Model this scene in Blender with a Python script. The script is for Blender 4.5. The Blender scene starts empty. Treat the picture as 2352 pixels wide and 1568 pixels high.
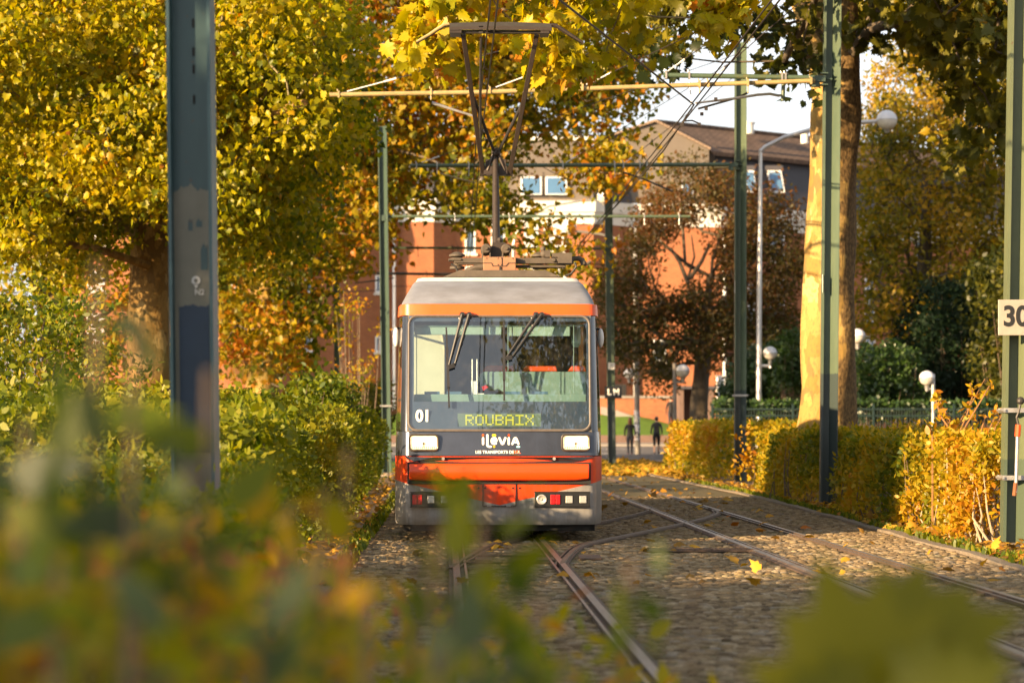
import bpy, math, random
import numpy as np
from mathutils import Vector, Matrix

rng = np.random.default_rng(7)
random.seed(7)
SC = bpy.context.scene
COL = SC.collection

# ------------------------------------------------------------------ camera
F, HOR, CZ = 5656.0, 985.0, 1.3          # focal length, horizon row (2352-wide frame), eye height
cam_d = bpy.data.cameras.new("camera")
cam = bpy.data.objects.new("camera", cam_d)
COL.objects.link(cam)
cam.location = (0, 0, CZ)
cam.rotation_euler = (math.radians(90), 0, 0)
cam_d.sensor_width = 36
cam_d.lens = F / 2352 * 36
cam_d.shift_y = (HOR - 784) / 2352
cam_d.clip_start = 0.1
cam_d.clip_end = 4000
cam_d.dof.use_dof = True
cam_d.dof.focus_distance = 28.2
cam_d.dof.aperture_fstop = 2.4
SC.camera = cam

# ------------------------------------------------------------------ light
SUN_AZ, SUN_EL = 50.0, 13.0              # degrees left of straight behind the camera, elevation
ld = Vector((math.sin(math.radians(SUN_AZ)) * math.cos(math.radians(SUN_EL)),
             math.cos(math.radians(SUN_AZ)) * math.cos(math.radians(SUN_EL)),
             -math.sin(math.radians(SUN_EL))))
sun_d = bpy.data.lights.new("sun", 'SUN')
sun_d.energy = 5.0
sun_d.angle = math.radians(0.53)
sun_d.color = (1.0, 0.69, 0.37)
sun = bpy.data.objects.new("sun", sun_d)
COL.objects.link(sun)
sun.rotation_euler = ld.to_track_quat('-Z', 'Y').to_euler()
sun.location = (-40, -30, 30)

W = bpy.data.worlds.new("World")
SC.world = W
W.use_nodes = True
wn = W.node_tree.nodes
wl = W.node_tree.links
bg = wn["Background"]
sky = wn.new("ShaderNodeTexSky")
sky.sky_type = 'NISHITA'
sky.sun_disc = False
sky.sun_elevation = math.radians(SUN_EL)
sky.sun_rotation = math.radians(180 + SUN_AZ)
sky.altitude = 0
sky.air_density = 1.0
sky.dust_density = 1.2
sky.ozone_density = 1.0
hs = wn.new("ShaderNodeHueSaturation")
hs.inputs['Saturation'].default_value = 0.22
wl.new(sky.outputs[0], hs.inputs['Color'])
veil = wn.new('ShaderNodeMix')            # thin high cloud over the clear sky
veil.data_type = 'RGBA'
veil.inputs[0].default_value = .55
veil.inputs[7].default_value = (1.25, 1.27, 1.34, 1)
wl.new(hs.outputs[0], veil.inputs[6])
wl.new(veil.outputs[2], bg.inputs[0])
bg.inputs[1].default_value = 0.13
SC.view_settings.view_transform = 'Standard'
SC.view_settings.look = 'None'
SC.view_settings.exposure = 1.75
SC.view_settings.gamma = 1.0
SC.view_settings.use_curve_mapping = False
SC.render.engine = 'CYCLES'
SC.cycles.max_bounces = 8
SC.cycles.transparent_max_bounces = 12
SC.cycles.use_denoising = True
SC.cycles.sample_clamp_indirect = 4.0


# ------------------------------------------------------------------ helpers
def P(dx, dy, Y):
    return Vector(((dx - 1176) / F * Y, Y, CZ + (HOR - dy) / F * Y))


def PX(dx, Y):
    return (dx - 1176) / F * Y


def PZ(dy, Y):
    return CZ + (HOR - dy) / F * Y


class MB:
    def __init__(s):
        s.v, s.f, s.m = [], [], []

    def add(s, vs, fs, m=0):
        o = len(s.v)
        s.v += [tuple(x) for x in vs]
        s.f += [tuple(i + o for i in f) for f in fs]
        s.m += [m] * len(fs)
        return s

    def box(s, c, d, rz=0.0, m=0, rx=0.0, ry=0.0):
        R = Matrix.Rotation(rz, 3, 'Z') @ Matrix.Rotation(ry, 3, 'Y') @ Matrix.Rotation(rx, 3, 'X')
        c = Vector(c)
        vs = [c + R @ Vector((sx * d[0] / 2, sy * d[1] / 2, sz * d[2] / 2))
              for sz in (-1, 1) for sy in (-1, 1) for sx in (-1, 1)]
        return s.add(vs, [(0, 2, 3, 1), (4, 5, 7, 6), (0, 1, 5, 4), (1, 3, 7, 5), (3, 2, 6, 7), (2, 0, 4, 6)], m)

    def b2(s, a, b, m=0):
        a, b = Vector(a), Vector(b)
        return s.box((a + b) / 2, [abs(b[i] - a[i]) for i in range(3)], 0, m)

    def beam(s, p, q, w, h, m=0, up=(0, 0, 1)):
        p, q = Vector(p), Vector(q)
        d = (q - p).normalized()
        u = Vector(up)
        if abs(d.dot(u)) > 0.98:
            u = Vector((0, 1, 0))
        x = d.cross(u).normalized()
        u = x.cross(d).normalized()
        vs = [e + x * sx * w / 2 + u * su * h / 2 for e in (p, q) for sx, su in ((-1, -1), (1, -1), (1, 1), (-1, 1))]
        return s.add(vs, [(0, 1, 2, 3), (7, 6, 5, 4), (0, 4, 5, 1), (1, 5, 6, 2), (2, 6, 7, 3), (3, 7, 4, 0)], m)

    def tube(s, pts, r, n=8, m=0, cap=True):
        pts = [Vector(p) for p in pts]
        rs = list(r) if isinstance(r, (list, tuple)) else [r] * len(pts)
        vs, fs = [], []
        ref = None
        for i, p in enumerate(pts):
            d = (pts[min(i + 1, len(pts) - 1)] - pts[max(i - 1, 0)])
            d = d.normalized() if d.length > 1e-9 else Vector((0, 0, 1))
            if ref is None:
                ref = Vector((0, 0, 1)) if abs(d.z) < 0.9 else Vector((1, 0, 0))
            x = d.cross(ref).normalized()
            ref = x.cross(d).normalized()
            for k in range(n):
                a = 2 * math.pi * k / n
                vs.append(p + (x * math.cos(a) + ref * math.sin(a)) * rs[i])
        for i in range(len(pts) - 1):
            for k in range(n):
                a, b = i * n + k, i * n + (k + 1) % n
                fs.append((a, b, b + n, a + n))
        if cap:
            fs.append(tuple(range(n - 1, -1, -1)))
            fs.append(tuple(range((len(pts) - 1) * n, len(pts) * n)))
        return s.add(vs, fs, m)

    def loft(s, rings, m=0, closed=True, cap=False):
        n = len(rings[0])
        vs = [p for r in rings for p in r]
        fs = []
        for i in range(len(rings) - 1):
            for k in range(n if closed else n - 1):
                a, b = i * n + k, i * n + (k + 1) % n
                fs.append((a, b, b + n, a + n))
        if cap:
            fs.append(tuple(range(n - 1, -1, -1)))
            fs.append(tuple(range((len(rings) - 1) * n, len(rings) * n)))
        return s.add(vs, fs, m)

    def lathe(s, c, prof, n=16, m=0, axis='Z'):
        rings = []
        c = Vector(c)
        for r, h in prof:
            ring = []
            for k in range(n):
                a = 2 * math.pi * k / n
                q = Vector((r * math.cos(a), r * math.sin(a), h))
                if axis == 'Y':
                    q = Vector((q.x, q.z, q.y))
                if axis == 'X':
                    q = Vector((q.z, q.x, q.y))
                ring.append(c + q)
            rings.append(ring)
        return s.loft(rings, m, True, True)

    def sphere(s, c, r, n=16, m=0, sc=(1, 1, 1), a0=-90, a1=90):
        c = Vector(c)
        k = max(3, n // 2)
        rings = []
        for i in range(k + 1):
            a = math.radians(a0 + (a1 - a0) * i / k)
            rr, h = max(1e-4, r * math.cos(a)), r * math.sin(a)
            rings.append([c + Vector((rr * math.cos(2 * math.pi * j / n) * sc[0],
                                      rr * math.sin(2 * math.pi * j / n) * sc[1], h * sc[2])) for j in range(n)])
        return s.loft(rings, m, True, True)

    def prism(s, front, off, m=0):
        front = [Vector(p) for p in front]
        n = len(front)
        off = Vector(off)
        vs = front + [p + off for p in front]
        fs = [tuple(range(n)), tuple(range(2 * n - 1, n - 1, -1))]
        fs += [(k, k + n, (k + 1) % n + n, (k + 1) % n) for k in range(n)]
        return s.add(vs, fs, m)

    def build(s, name, mats, parent=None, world=False, smooth=False, bevel=0.0, ang=40):
        me = bpy.data.meshes.new(name)
        me.from_pydata(s.v, [], s.f)
        mats = mats if isinstance(mats, (list, tuple)) else [mats]
        for m in mats:
            me.materials.append(m)
        if len(mats) > 1:
            me.polygons.foreach_set('material_index', s.m)
        if smooth:
            me.shade_smooth()
            me.set_sharp_from_angle(angle=math.radians(ang))
        me.update()
        return link(name, me, parent, world, bevel)


def wm(o):
    M = Matrix.LocRotScale(o.location, o.rotation_euler, o.scale)
    return wm(o.parent) @ o.matrix_parent_inverse @ M if o.parent else M


def link(name, me, parent=None, world=False, bevel=0.0):
    o = bpy.data.objects.new(name, me)
    COL.objects.link(o)
    if parent is not None:
        o.parent = parent
        if world:
            o.matrix_parent_inverse = wm(parent).inverted()
    if bevel:
        b = o.modifiers.new('bevel', 'BEVEL')
        b.width = bevel
        b.segments = 2
        b.limit_method = 'ANGLE'
        b.angle_limit = math.radians(40)
    return o


def tag(o, label=None, cat=None, group=None, kind=None):
    if label: o['label'] = label
    if cat: o['category'] = cat
    if group: o['group'] = group
    if kind: o['kind'] = kind
    return o


def thing(name, label, cat, loc=(0, 0, 0), rz=0.0, group=None):
    o = bpy.data.objects.new(name, None)
    o.empty_display_size = 0.2
    COL.objects.link(o)
    o.location = loc
    o.rotation_euler = (0, 0, rz)
    return tag(o, label, cat, group)


# ------------------------------------------------------------------ materials
def newmat(name):
    m = bpy.data.materials.new(name)
    m.use_nodes = True
    nt = m.node_tree
    return m, nt, nt.nodes, nt.links, nt.nodes['Principled BSDF']


def ramp(n, stops, interp='LINEAR'):
    r = n.new('ShaderNodeValToRGB')
    cr = r.color_ramp
    cr.interpolation = interp
    while len(cr.elements) < len(stops):
        cr.elements.new(0.5)
    for e, (p, c) in zip(cr.elements, stops):
        e.position = p
        e.color = (*c, 1)
    return r


def noise(n, l, scale, detail=4, rough=0.6, coord='Object', stretch=None):
    tc = n.new('ShaderNodeTexCoord')
    t = n.new('ShaderNodeTexNoise')
    t.inputs['Scale'].default_value = scale
    t.inputs['Detail'].default_value = detail
    t.inputs['Roughness'].default_value = rough
    if stretch:
        mp = n.new('ShaderNodeMapping')
        mp.inputs['Scale'].default_value = stretch
        l.new(tc.outputs[coord], mp.inputs[0])
        l.new(mp.outputs[0], t.inputs['Vector'])
    else:
        l.new(tc.outputs[coord], t.inputs['Vector'])
    return t


def mix(n, l, fac, a, b):
    x = n.new('ShaderNodeMix')
    x.data_type = 'RGBA'
    for i, v in ((0, fac), (6, a), (7, b)):
        if hasattr(v, 'is_output'):
            l.new(v, x.inputs[i])
        elif i == 0:
            x.inputs[0].default_value = v
        else:
            x.inputs[i].default_value = (*v, 1)
    return x.outputs[2]


def mth(n, l, op, a, b=0.0):
    x = n.new('ShaderNodeMath')
    x.operation = op
    for i, v in ((0, a), (1, b)):
        if hasattr(v, 'is_output'):
            l.new(v, x.inputs[i])
        else:
            x.inputs[i].default_value = v
    return x.outputs[0]


def bump(n, l, b, height, strength=0.3, dist=0.01):
    bp = n.new('ShaderNodeBump')
    bp.inputs['Strength'].default_value = strength
    bp.inputs['Distance'].default_value = dist
    l.new(height, bp.inputs['Height'])
    l.new(bp.outputs[0], b.inputs['Normal'])


def mat(name, c, rough=0.5, metal=0.0, var=0.25, scale=6.0, c2=None, coat=0.0, bmp=0.0, stretch=None, lo=0.35, hi=0.7):
    m, nt, n, l, b = newmat(name)
    t = noise(n, l, scale, 5, 0.65, stretch=stretch)
    if c2 is None:
        c2 = tuple(x * (1 - var) for x in c)
    r = ramp(n, [(lo, c2), (hi, c)])
    l.new(t.outputs[0], r.inputs[0])
    l.new(r.outputs[0], b.inputs['Base Color'])
    b.inputs['Roughness'].default_value = rough
    b.inputs['Metallic'].default_value = metal
    b.inputs['Coat Weight'].default_value = coat
    if bmp:
        bump(n, l, b, t.outputs[0], bmp, 0.02)
    return m


def emis(name, c, s):
    m, nt, n, l, b = newmat(name)
    b.inputs['Base Color'].default_value = (*c, 1)
    b.inputs['Emission Color'].default_value = (*c, 1)
    b.inputs['Emission Strength'].default_value = s
    return m


def leafmat(name, stops, trans=0.42, gloss=0.02):
    m, nt, n, l, b = newmat(name)
    n.remove(b)
    out = n['Material Output']
    a = n.new('ShaderNodeAttribute')
    a.attribute_name = 'hue'
    r = ramp(n, stops)
    l.new(a.outputs['Fac'], r.inputs[0])
    d = n.new('ShaderNodeBsdfDiffuse')
    t = n.new('ShaderNodeBsdfTranslucent')
    g = n.new('ShaderNodeBsdfGlossy')
    g.inputs['Roughness'].default_value = 0.45
    hsv = n.new('ShaderNodeHueSaturation')
    hsv.inputs['Saturation'].default_value = 1.12
    hsv.inputs['Value'].default_value = 1.25
    l.new(r.outputs[0], d.inputs[0])
    l.new(r.outputs[0], hsv.inputs['Color'])
    l.new(hsv.outputs[0], t.inputs[0])
    m1 = n.new('ShaderNodeMixShader')
    m1.inputs[0].default_value = trans
    l.new(d.outputs[0], m1.inputs[1])
    l.new(t.outputs[0], m1.inputs[2])
    m2 = n.new('ShaderNodeMixShader')
    m2.inputs[0].default_value = gloss
    l.new(m1.outputs[0], m2.inputs[1])
    l.new(g.outputs[0], m2.inputs[2])
    l.new(m2.outputs[0], out.inputs[0])
    return m


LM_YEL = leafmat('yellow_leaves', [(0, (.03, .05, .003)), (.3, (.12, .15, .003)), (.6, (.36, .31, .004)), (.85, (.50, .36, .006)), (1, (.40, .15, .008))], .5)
LM_ORA = leafmat('orange_leaves', [(0, (.035, .05, .005)), (.3, (.12, .14, .006)), (.55, (.34, .25, .008)), (.8, (.42, .15, .008)), (1, (.22, .06, .01))], .5)
LM_PUR = leafmat('purple_leaves', [(0, (.035, .045, .008)), (.4, (.075, .062, .014)), (.7, (.13, .058, .018)), (1, (.22, .075, .024))], .4)
LM_OLI = leafmat('olive_leaves', [(0, (.02, .03, .006)), (.4, (.09, .09, .01)), (.75, (.24, .195, .012)), (1, (.45, .26, .02))], .4)
LM_GRN = leafmat('green_leaves', [(0, (.018, .035, .004)), (.35, (.05, .085, .006)), (.65, (.16, .18, .008)), (1, (.32, .26, .012))], .4)
LM_YEW = leafmat('yew_leaves', [(0, (.006, .014, .006)), (.6, (.014, .032, .012)), (1, (.03, .05, .016))], .15)
LM_LAU = leafmat('laurel_leaves', [(0, (.014, .036, .008)), (.6, (.04, .085, .014)), (1, (.09, .14, .02))], .25, .05)
LM_BEE = leafmat('beech_leaves', [(0, (.03, .05, .005)), (.3, (.13, .15, .008)), (.55, (.40, .27, .010)), (.8, (.42, .16, .010)), (1, (.20, .07, .015))], .4)
LM_FOR = leafmat('foreground_leaves', [(0, (.07, .11, .035)), (.3, (.14, .18, .022)), (.55, (.25, .24, .012)), (.78, (.42, .30, .014)), (.92, (.46, .20, .03)), (1, (.34, .14, .05))], .5)
LM_SIL = leafmat('grey_green_leaves', [(0, (.05, .075, .025)), (1, (.09, .115, .05))], .35)
LM_LIT = leafmat('fallen_leaf_colours', [(0, (.16, .09, .025)), (.4, (.40, .22, .03)), (.7, (.50, .30, .03)), (1, (.36, .12, .02))], .2)


def leaf_template(kind):
    if kind == 'plane':
        h = [(0, 0), (.12, -.07), (.34, -.13), (.29, .03), (.57, .20), (.40, .27), (.49, .50), (.29, .47), (.25, .73), (.12, .68), (0, 1.0)]
    elif kind == 'lobed':
        h = [(0, 0), (.30, -.08), (.50, .20), (.36, .32), (.42, .56), (.20, .60), (0, 1.0)]
    else:
        h = [(0, 0), (.27, .28), (.24, .62), (0, 1.0)]
    out = h + [(-x, y) for x, y in h[-2:0:-1]]
    if kind == 'simple':
        v = np.array([(x, y, -0.35 * abs(x)) for x, y in out])
        t = np.array([(0, 1, 5), (1, 2, 5), (2, 4, 5), (2, 3, 4)])
        v[:, 2] += 0.12 * np.sin(v[:, 1] * 3)
        return v, t
    v = np.array([(0, .33, .06)] + [(x, y, -0.22 * abs(x) - .12 * max(0, y - .5)) for x, y in out])
    n = len(out)
    t = np.array([(0, 1 + k, 1 + (k + 1) % n) for k in range(n)])
    return v, t


TEMPL = {k: leaf_template(k) for k in ('plane', 'lobed', 'simple')}


def unit(a):
    return a / (np.linalg.norm(a, axis=1, keepdims=True) + 1e-9)


def leaves(name, pos, size, hue, m, kind='simple', bias=(0, 0, -.8), parent=None, flat=False, world=True):
    pos = np.asarray(pos, float)
    N = len(pos)
    size = np.broadcast_to(np.asarray(size, float), (N,)) * rng.uniform(.55, 1.4, N)
    tv, tt = TEMPL[kind]
    if flat:
        tip = unit(np.c_[rng.normal(size=(N, 2)), rng.normal(0, .25, N)])
        nn = unit(np.c_[rng.normal(0, .35, (N, 2)), np.ones(N)])
    else:
        tip = unit(unit(rng.normal(size=(N, 3))) + np.asarray(bias))
        nn = unit(rng.normal(size=(N, 3)))
    xa = unit(np.cross(tip, nn))
    na = np.cross(xa, tip)
    k = len(tv)
    tv = np.broadcast_to(tv[None], (N, k, 3)).copy()
    tv[:, :, 2] *= rng.uniform(-.6, 2.6, (N, 1))
    tv[:, :, 0] *= rng.uniform(.7, 1.1, (N, 1))
    tv[:, :, 0] += rng.normal(0, .18, (N, 1)) * tv[:, :, 1] ** 2
    co = (pos[:, None, :] + size[:, None, None] * (tv[:, :, 0, None] * xa[:, None, :] + tv[:, :, 1, None] * tip[:, None, :] + tv[:, :, 2, None] * na[:, None, :])).reshape(-1, 3)
    tri = (tt[None] + (np.arange(N) * k)[:, None, None]).reshape(-1)
    return fastmesh(name, co, tri, 3, m, parent, world, ('hue', np.repeat(np.clip(hue, 0, 1), k)))


def fastmesh(name, co, idx, per, m, parent=None, world=True, attr=None, smooth=False):
    me = bpy.data.meshes.new(name)
    me.vertices.add(len(co))
    me.vertices.foreach_set('co', np.ascontiguousarray(co, dtype=np.float32).ravel())
    me.loops.add(len(idx))
    me.loops.foreach_set('vertex_index', np.ascontiguousarray(idx, dtype=np.int32))
    npoly = len(idx) // per
    me.polygons.add(npoly)
    me.polygons.foreach_set('loop_start', np.arange(npoly, dtype=np.int32) * per)
    me.update(calc_edges=True)
    if smooth:
        me.shade_smooth()
    if attr:
        a = me.attributes.new(attr[0], 'FLOAT', 'POINT')
        a.data.foreach_set('value', np.ascontiguousarray(attr[1], dtype=np.float32))
    me.materials.append(m)
    return link(name, me, parent, world)


def wob(p, f=1.0, ph=0.0):
    p = np.asarray(p)
    x, y, z = p[..., 0] * f, p[..., 1] * f, p[..., 2] * f
    return (np.sin(1.7 * x + 2.3 * z + ph) + np.sin(2.9 * x - 1.3 * y + 1.1 + ph * 2) + np.sin(1.1 * y + 3.1 * z + 2 + ph)
            + .6 * np.sin(5.1 * x + 4.3 * y + .7) + .6 * np.sin(4.7 * z - 6.1 * x + 3.1 * y + ph)) / 3.2


def in_poly(x, y, poly):
    poly = np.array(poly, float)
    ins = np.zeros(len(x), bool)
    j = len(poly) - 1
    for i in range(len(poly)):
        xi, yi = poly[i]
        xj, yj = poly[j]
        c = ((yi > y) != (yj > y)) & (x < (xj - xi) * (y - yi) / (yj - yi + 1e-12) + xi)
        ins ^= c
        j = i
    return ins


def sample_poly(poly, Y0, Y1, n, holes=()):
    """n points spread through the volume a plan outline encloses between two depths"""
    poly = np.array(poly, float)
    out = []
    Ym = (Y0 + Y1) / 2
    while len(out) < n:
        x = rng.uniform(poly[:, 0].min(), poly[:, 0].max(), 4 * n)
        y = rng.uniform(poly[:, 1].min(), poly[:, 1].max(), 4 * n)
        ok = in_poly(x, y, poly)
        for h in holes:
            ok &= ~in_poly(x, y, h)
        for a, b in zip(x[ok], y[ok]):
            Y = rng.uniform(Y0, Y1)
            out.append(((a - 1176) / F * Ym, Y, CZ + (HOR - b) / F * Ym))
    return np.array(out[:n])


def crown(name, parent, cen, rad, per, size, hue_c, m, kind='simple', squash=.75, jit=.13, bias=(0, 0, -.8), hole=0.0):
    n = len(cen)
    per = max(1, int(per))
    d = unit(rng.normal(size=(n * per, 3))) * (rng.uniform(0, 1, (n * per, 1)) ** .45)
    rad = np.broadcast_to(np.asarray(rad, float), (n,)) * rng.uniform(.65, 1.3, n)
    pos = np.repeat(cen, per, 0) + d * np.repeat(rad, per)[:, None] * np.array([1, 1, squash])
    hue = np.repeat(hue_c, per) + rng.normal(0, jit, n * per)
    return leaves(name, pos, size, hue, m, kind, bias, parent)


def skeleton(mb, trunk, rt, cen, rtip=.012, m=0, every=1):
    """branches grown from a trunk line to each leaf clump"""
    nodes = [np.array(p, float) for p in trunk]
    par = [-1] + list(range(len(trunk) - 1))
    path = [0.0] * len(trunk)
    for i in range(1, len(trunk)):
        path[i] = path[i - 1] + np.linalg.norm(nodes[i] - nodes[i - 1]) * .3
    nt = len(trunk)
    mid = nodes[-1]
    order = np.argsort(np.linalg.norm(cen - mid, axis=1))[::every]
    arr = np.array(nodes)
    pl = np.array(path)
    start = max(0, nt // 2 - 1)
    for i in order:
        c = cen[i]
        dd = np.linalg.norm(arr - c, axis=1)
        cost = dd + .45 * pl
        cost[:start] += 50
        k = int(np.argmin(cost))
        arr = np.vstack([arr, c])
        par.append(k)
        pl = np.append(pl, pl[k] + dd[k])
    cnt = np.ones(len(arr))
    for i in range(len(arr) - 1, 0, -1):
        if par[i] >= 0:
            cnt[par[i]] += cnt[i]
    for i in range(nt, len(arr)):
        k = par[i]
        r1 = min(rt * .6, rtip * cnt[i] ** .5)
        r0 = min(rt * .7, max(r1, rtip * min(cnt[k], cnt[i] * 1.8 + 1) ** .5))
        a, b = arr[k], arr[i]
        L = np.linalg.norm(b - a)
        q = (a + b) / 2 + rng.normal(0, .07 * L, 3) - np.array([0, 0, .04 * L])
        mb.tube([a, q, b], [r0, (r0 + r1) / 2, r1], 5, m, False)


def trunk_mesh(mb, pts, rads, n=20, m=0, seed=0.0, amp=.05):
    rings = []
    K = 6
    for i in range(len(pts) - 1):
        for j in range(K + (1 if i == len(pts) - 2 else 0)):
            t = j / K
            p = Vector(pts[i]).lerp(Vector(pts[i + 1]), t)
            r = rads[i] * (1 - t) + rads[i + 1] * t
            ring = []
            for k in range(n):
                a = 2 * math.pi * k / n
                w = 1 + amp * (math.sin(3 * a + p.z * 1.3 + seed) + .7 * math.sin(5 * a - p.z * 2.1 + seed * 2) + .5 * math.sin(p.z * 3 + 2 * a))
                ring.append((p.x + math.cos(a) * r * w, p.y + math.sin(a) * r * w, p.z))
            rings.append(ring)
    mb.loft(rings, m)


def text_mesh(s, size, extrude=.002, bold=0.0, align='CENTER', space=1.0):
    c = bpy.data.curves.new('txt', 'FONT')
    c.body = s
    c.size = size
    c.extrude = extrude
    c.offset = bold
    c.align_x = align
    c.align_y = 'CENTER'
    c.space_character = space
    o = bpy.data.objects.new('txt', c)
    COL.objects.link(o)
    dg = bpy.context.evaluated_depsgraph_get()
    me = bpy.data.meshes.new_from_object(o.evaluated_get(dg))
    bpy.data.objects.remove(o)
    bpy.data.curves.remove(c)
    me.transform(Matrix.Rotation(math.radians(90), 4, 'X'))
    return me


def text_part(name, s, size, loc, m, parent, extrude=.002, bold=0.0, xscale=1.0, align='CENTER', space=1.0, tilt=0.0):
    me = text_mesh(s, size, extrude, bold, align, space)
    me.transform(Matrix.Translation(loc) @ Matrix.Rotation(tilt, 4, 'X') @ Matrix.Diagonal((xscale, 1, 1, 1)))
    me.materials.clear()
    me.materials.append(m)
    return link(name, me, parent)


# ------------------------------------------------------------------ common materials
def steel_paint(name, c, c2, z1=None, low=None, rough=.45):
    """old brush paint; below height z1 a patch repainted in another tone"""
    m, nt, n, l, b = newmat(name)
    t = noise(n, l, 3, 6, .7, stretch=(1, 1, .35))
    r = ramp(n, [(.35, c2), (.65, c)])
    l.new(t.outputs[0], r.inputs[0])
    col = r.outputs[0]
    t2 = noise(n, l, 14, 4, .7)
    chips = ramp(n, [(.66, (0, 0, 0)), (.70, (1, 1, 1))])
    l.new(t2.outputs[0], chips.inputs[0])
    col = mix(n, l, mth(n, l, 'MULTIPLY', chips.outputs[0], .8), col, (.10, .06, .035))
    if z1 is not None:
        tc = n.new('ShaderNodeTexCoord')
        sp = n.new('ShaderNodeSeparateXYZ')
        l.new(tc.outputs['Object'], sp.inputs[0])
        zz = mth(n, l, 'ADD', sp.outputs[2], mth(n, l, 'MULTIPLY', t2.outputs[0], .06))
        f = mth(n, l, 'LESS_THAN', zz, z1)
        col = mix(n, l, f, col, low)
    l.new(col, b.inputs['Base Color'])
    b.inputs['Roughness'].default_value = rough
    bump(n, l, b, t2.outputs[0], .08, .005)
    return m


M_POLE = steel_paint('green_steel_paint', (.05, .08, .06), (.035, .06, .045))
M_POLE_LOW = steel_paint('green_steel_paint_repainted', (.085, .115, .072), (.06, .09, .06), 2.25, (.035, .05, .048))
M_POLE_R = steel_paint('green_steel_paint_yellowed', (.11, .13, .065), (.08, .10, .055), 1.0, (.06, .085, .055))
M_ARM_Y = mat('yellowed_tube_paint', (.40, .29, .12), .5, 0, .35, 5, c2=(.25, .19, .08))
M_ARM_G = mat('green_tube_paint', (.06, .095, .06), .5, 0, .3, 5, c2=(.11, .11, .04), lo=.3, hi=.5)
M_GALV = mat('galvanised_steel', (.45, .44, .42), .42, .6, .3, 9)
M_DKST = mat('dark_steel', (.05, .045, .04), .55, .4, .3, 9)
M_CU = mat('weathered_copper_wire', (.055, .045, .04), .5, .5, .2, 20)
M_WHITEPL = mat('white_plastic', (.72, .70, .66), .4, 0, .12, 10)
M_INSUL = mat('brown_insulator', (.16, .11, .07), .35, 0, .3, 10)


def make_plane_bark(name='mottled_plane_bark', k=(1, .95, .72), shade_x=None):
    m, nt, n, l, b = newmat(name)
    tc = n.new('ShaderNodeTexCoord')
    mp = n.new('ShaderNodeMapping')
    mp.inputs['Scale'].default_value = (1, 1, .6)
    l.new(tc.outputs['Object'], mp.inputs[0])
    nz = n.new('ShaderNodeTexNoise')
    nz.inputs['Scale'].default_value = 4.5
    nz.inputs['Detail'].default_value = 3
    l.new(mp.outputs[0], nz.inputs['Vector'])
    v = n.new('ShaderNodeTexVoronoi')
    v.inputs['Scale'].default_value = 5
    mv = n.new('ShaderNodeVectorMath')
    mv.operation = 'ADD'
    sc = n.new('ShaderNodeVectorMath')
    sc.operation = 'SCALE'
    sc.inputs['Scale'].default_value = .35
    l.new(nz.outputs['Color'], sc.inputs[0])
    l.new(mp.outputs[0], mv.inputs[0])
    l.new(sc.outputs[0], mv.inputs[1])
    l.new(mv.outputs[0], v.inputs['Vector'])
    r = ramp(n, [(0, (.25, .16, .055)), (.3, (.36, .25, .10)), (.5, (.30, .205, .08)), (.72, (.46, .35, .18)), (.86, (.19, .13, .06))], 'CONSTANT')
    sx = n.new('ShaderNodeSeparateColor')
    l.new(v.outputs['Color'], sx.inputs[0])
    l.new(sx.outputs[0], r.inputs[0])
    n2 = n.new('ShaderNodeTexNoise')
    n2.inputs['Scale'].default_value = 22
    n2.inputs['Detail'].default_value = 6
    l.new(mp.outputs[0], n2.inputs['Vector'])
    n3 = noise(n, l, 1.6, 4, .6)
    soft = mix(n, l, .06, r.outputs[0], (.34, .235, .095))
    dk = ramp(n, [(.36, (1, 1, 1)), (.47, (0, 0, 0))])
    l.new(n2.outputs[0], dk.inputs[0])
    c = mix(n, l, mth(n, l, 'MULTIPLY', dk.outputs[0], .45), soft, (.14, .10, .06))
    if shade_x is not None:      # rough brown bark on one side, the trunk's shade painted into its tone
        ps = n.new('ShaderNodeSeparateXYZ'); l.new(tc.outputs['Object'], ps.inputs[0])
        sd = mth(n, l, 'ADD', mth(n, l, 'SUBTRACT', ps.outputs[0], shade_x), mth(n, l, 'MULTIPLY', mth(n, l, 'SUBTRACT', nz.outputs[0], .5), .9))
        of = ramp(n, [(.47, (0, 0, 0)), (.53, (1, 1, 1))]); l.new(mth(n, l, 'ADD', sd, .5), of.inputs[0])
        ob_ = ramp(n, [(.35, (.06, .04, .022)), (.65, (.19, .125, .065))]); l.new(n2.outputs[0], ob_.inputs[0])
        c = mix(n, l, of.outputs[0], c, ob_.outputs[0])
    tn = n.new('ShaderNodeMix'); tn.data_type = 'RGBA'; tn.blend_type = 'MULTIPLY'; tn.inputs[0].default_value = 1; tn.inputs[7].default_value = (*k, 1)
    l.new(c, tn.inputs[6])
    l.new(tn.outputs[2], b.inputs['Base Color'])
    b.inputs['Roughness'].default_value = .85
    b.inputs['Specular IOR Level'].default_value = .2
    h = mth(n, l, 'ADD', sx.outputs[0], n2.outputs[0])
    bump(n, l, b, h, .5, .03)
    return m


M_BARK_PL = make_plane_bark()
M_BARK_PL2 = make_plane_bark('darker_plane_bark', (.58, .51, .38))  # same bark multiplied to a darker, browner tone
M_BARK_R = make_plane_bark('part_flaked_shaded_bark', (1, .95, .72), 6.20)
M_BARK = mat('grey_brown_bark', (.13, .10, .065), .9, 0, .5, 12, bmp=.6, stretch=(1, 1, .3))
M_BARK_Y = mat('olive_branch_bark', (.26, .21, .10), .85, 0, .5, 6, bmp=.3)
M_TWIG = mat('hedge_twigs', (.16, .11, .07), .85, 0, .4, 12)

# ------------------------------------------------------------------ ground, roads, paths
def sheet(name, pts, m, kind='structure', z=0.0):
    mb = MB()
    mb.add([(p[0], p[1], p[2] if len(p) > 2 else z) for p in pts], [tuple(range(len(pts)))])
    return tag(mb.build(name, m), kind=kind)


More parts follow.
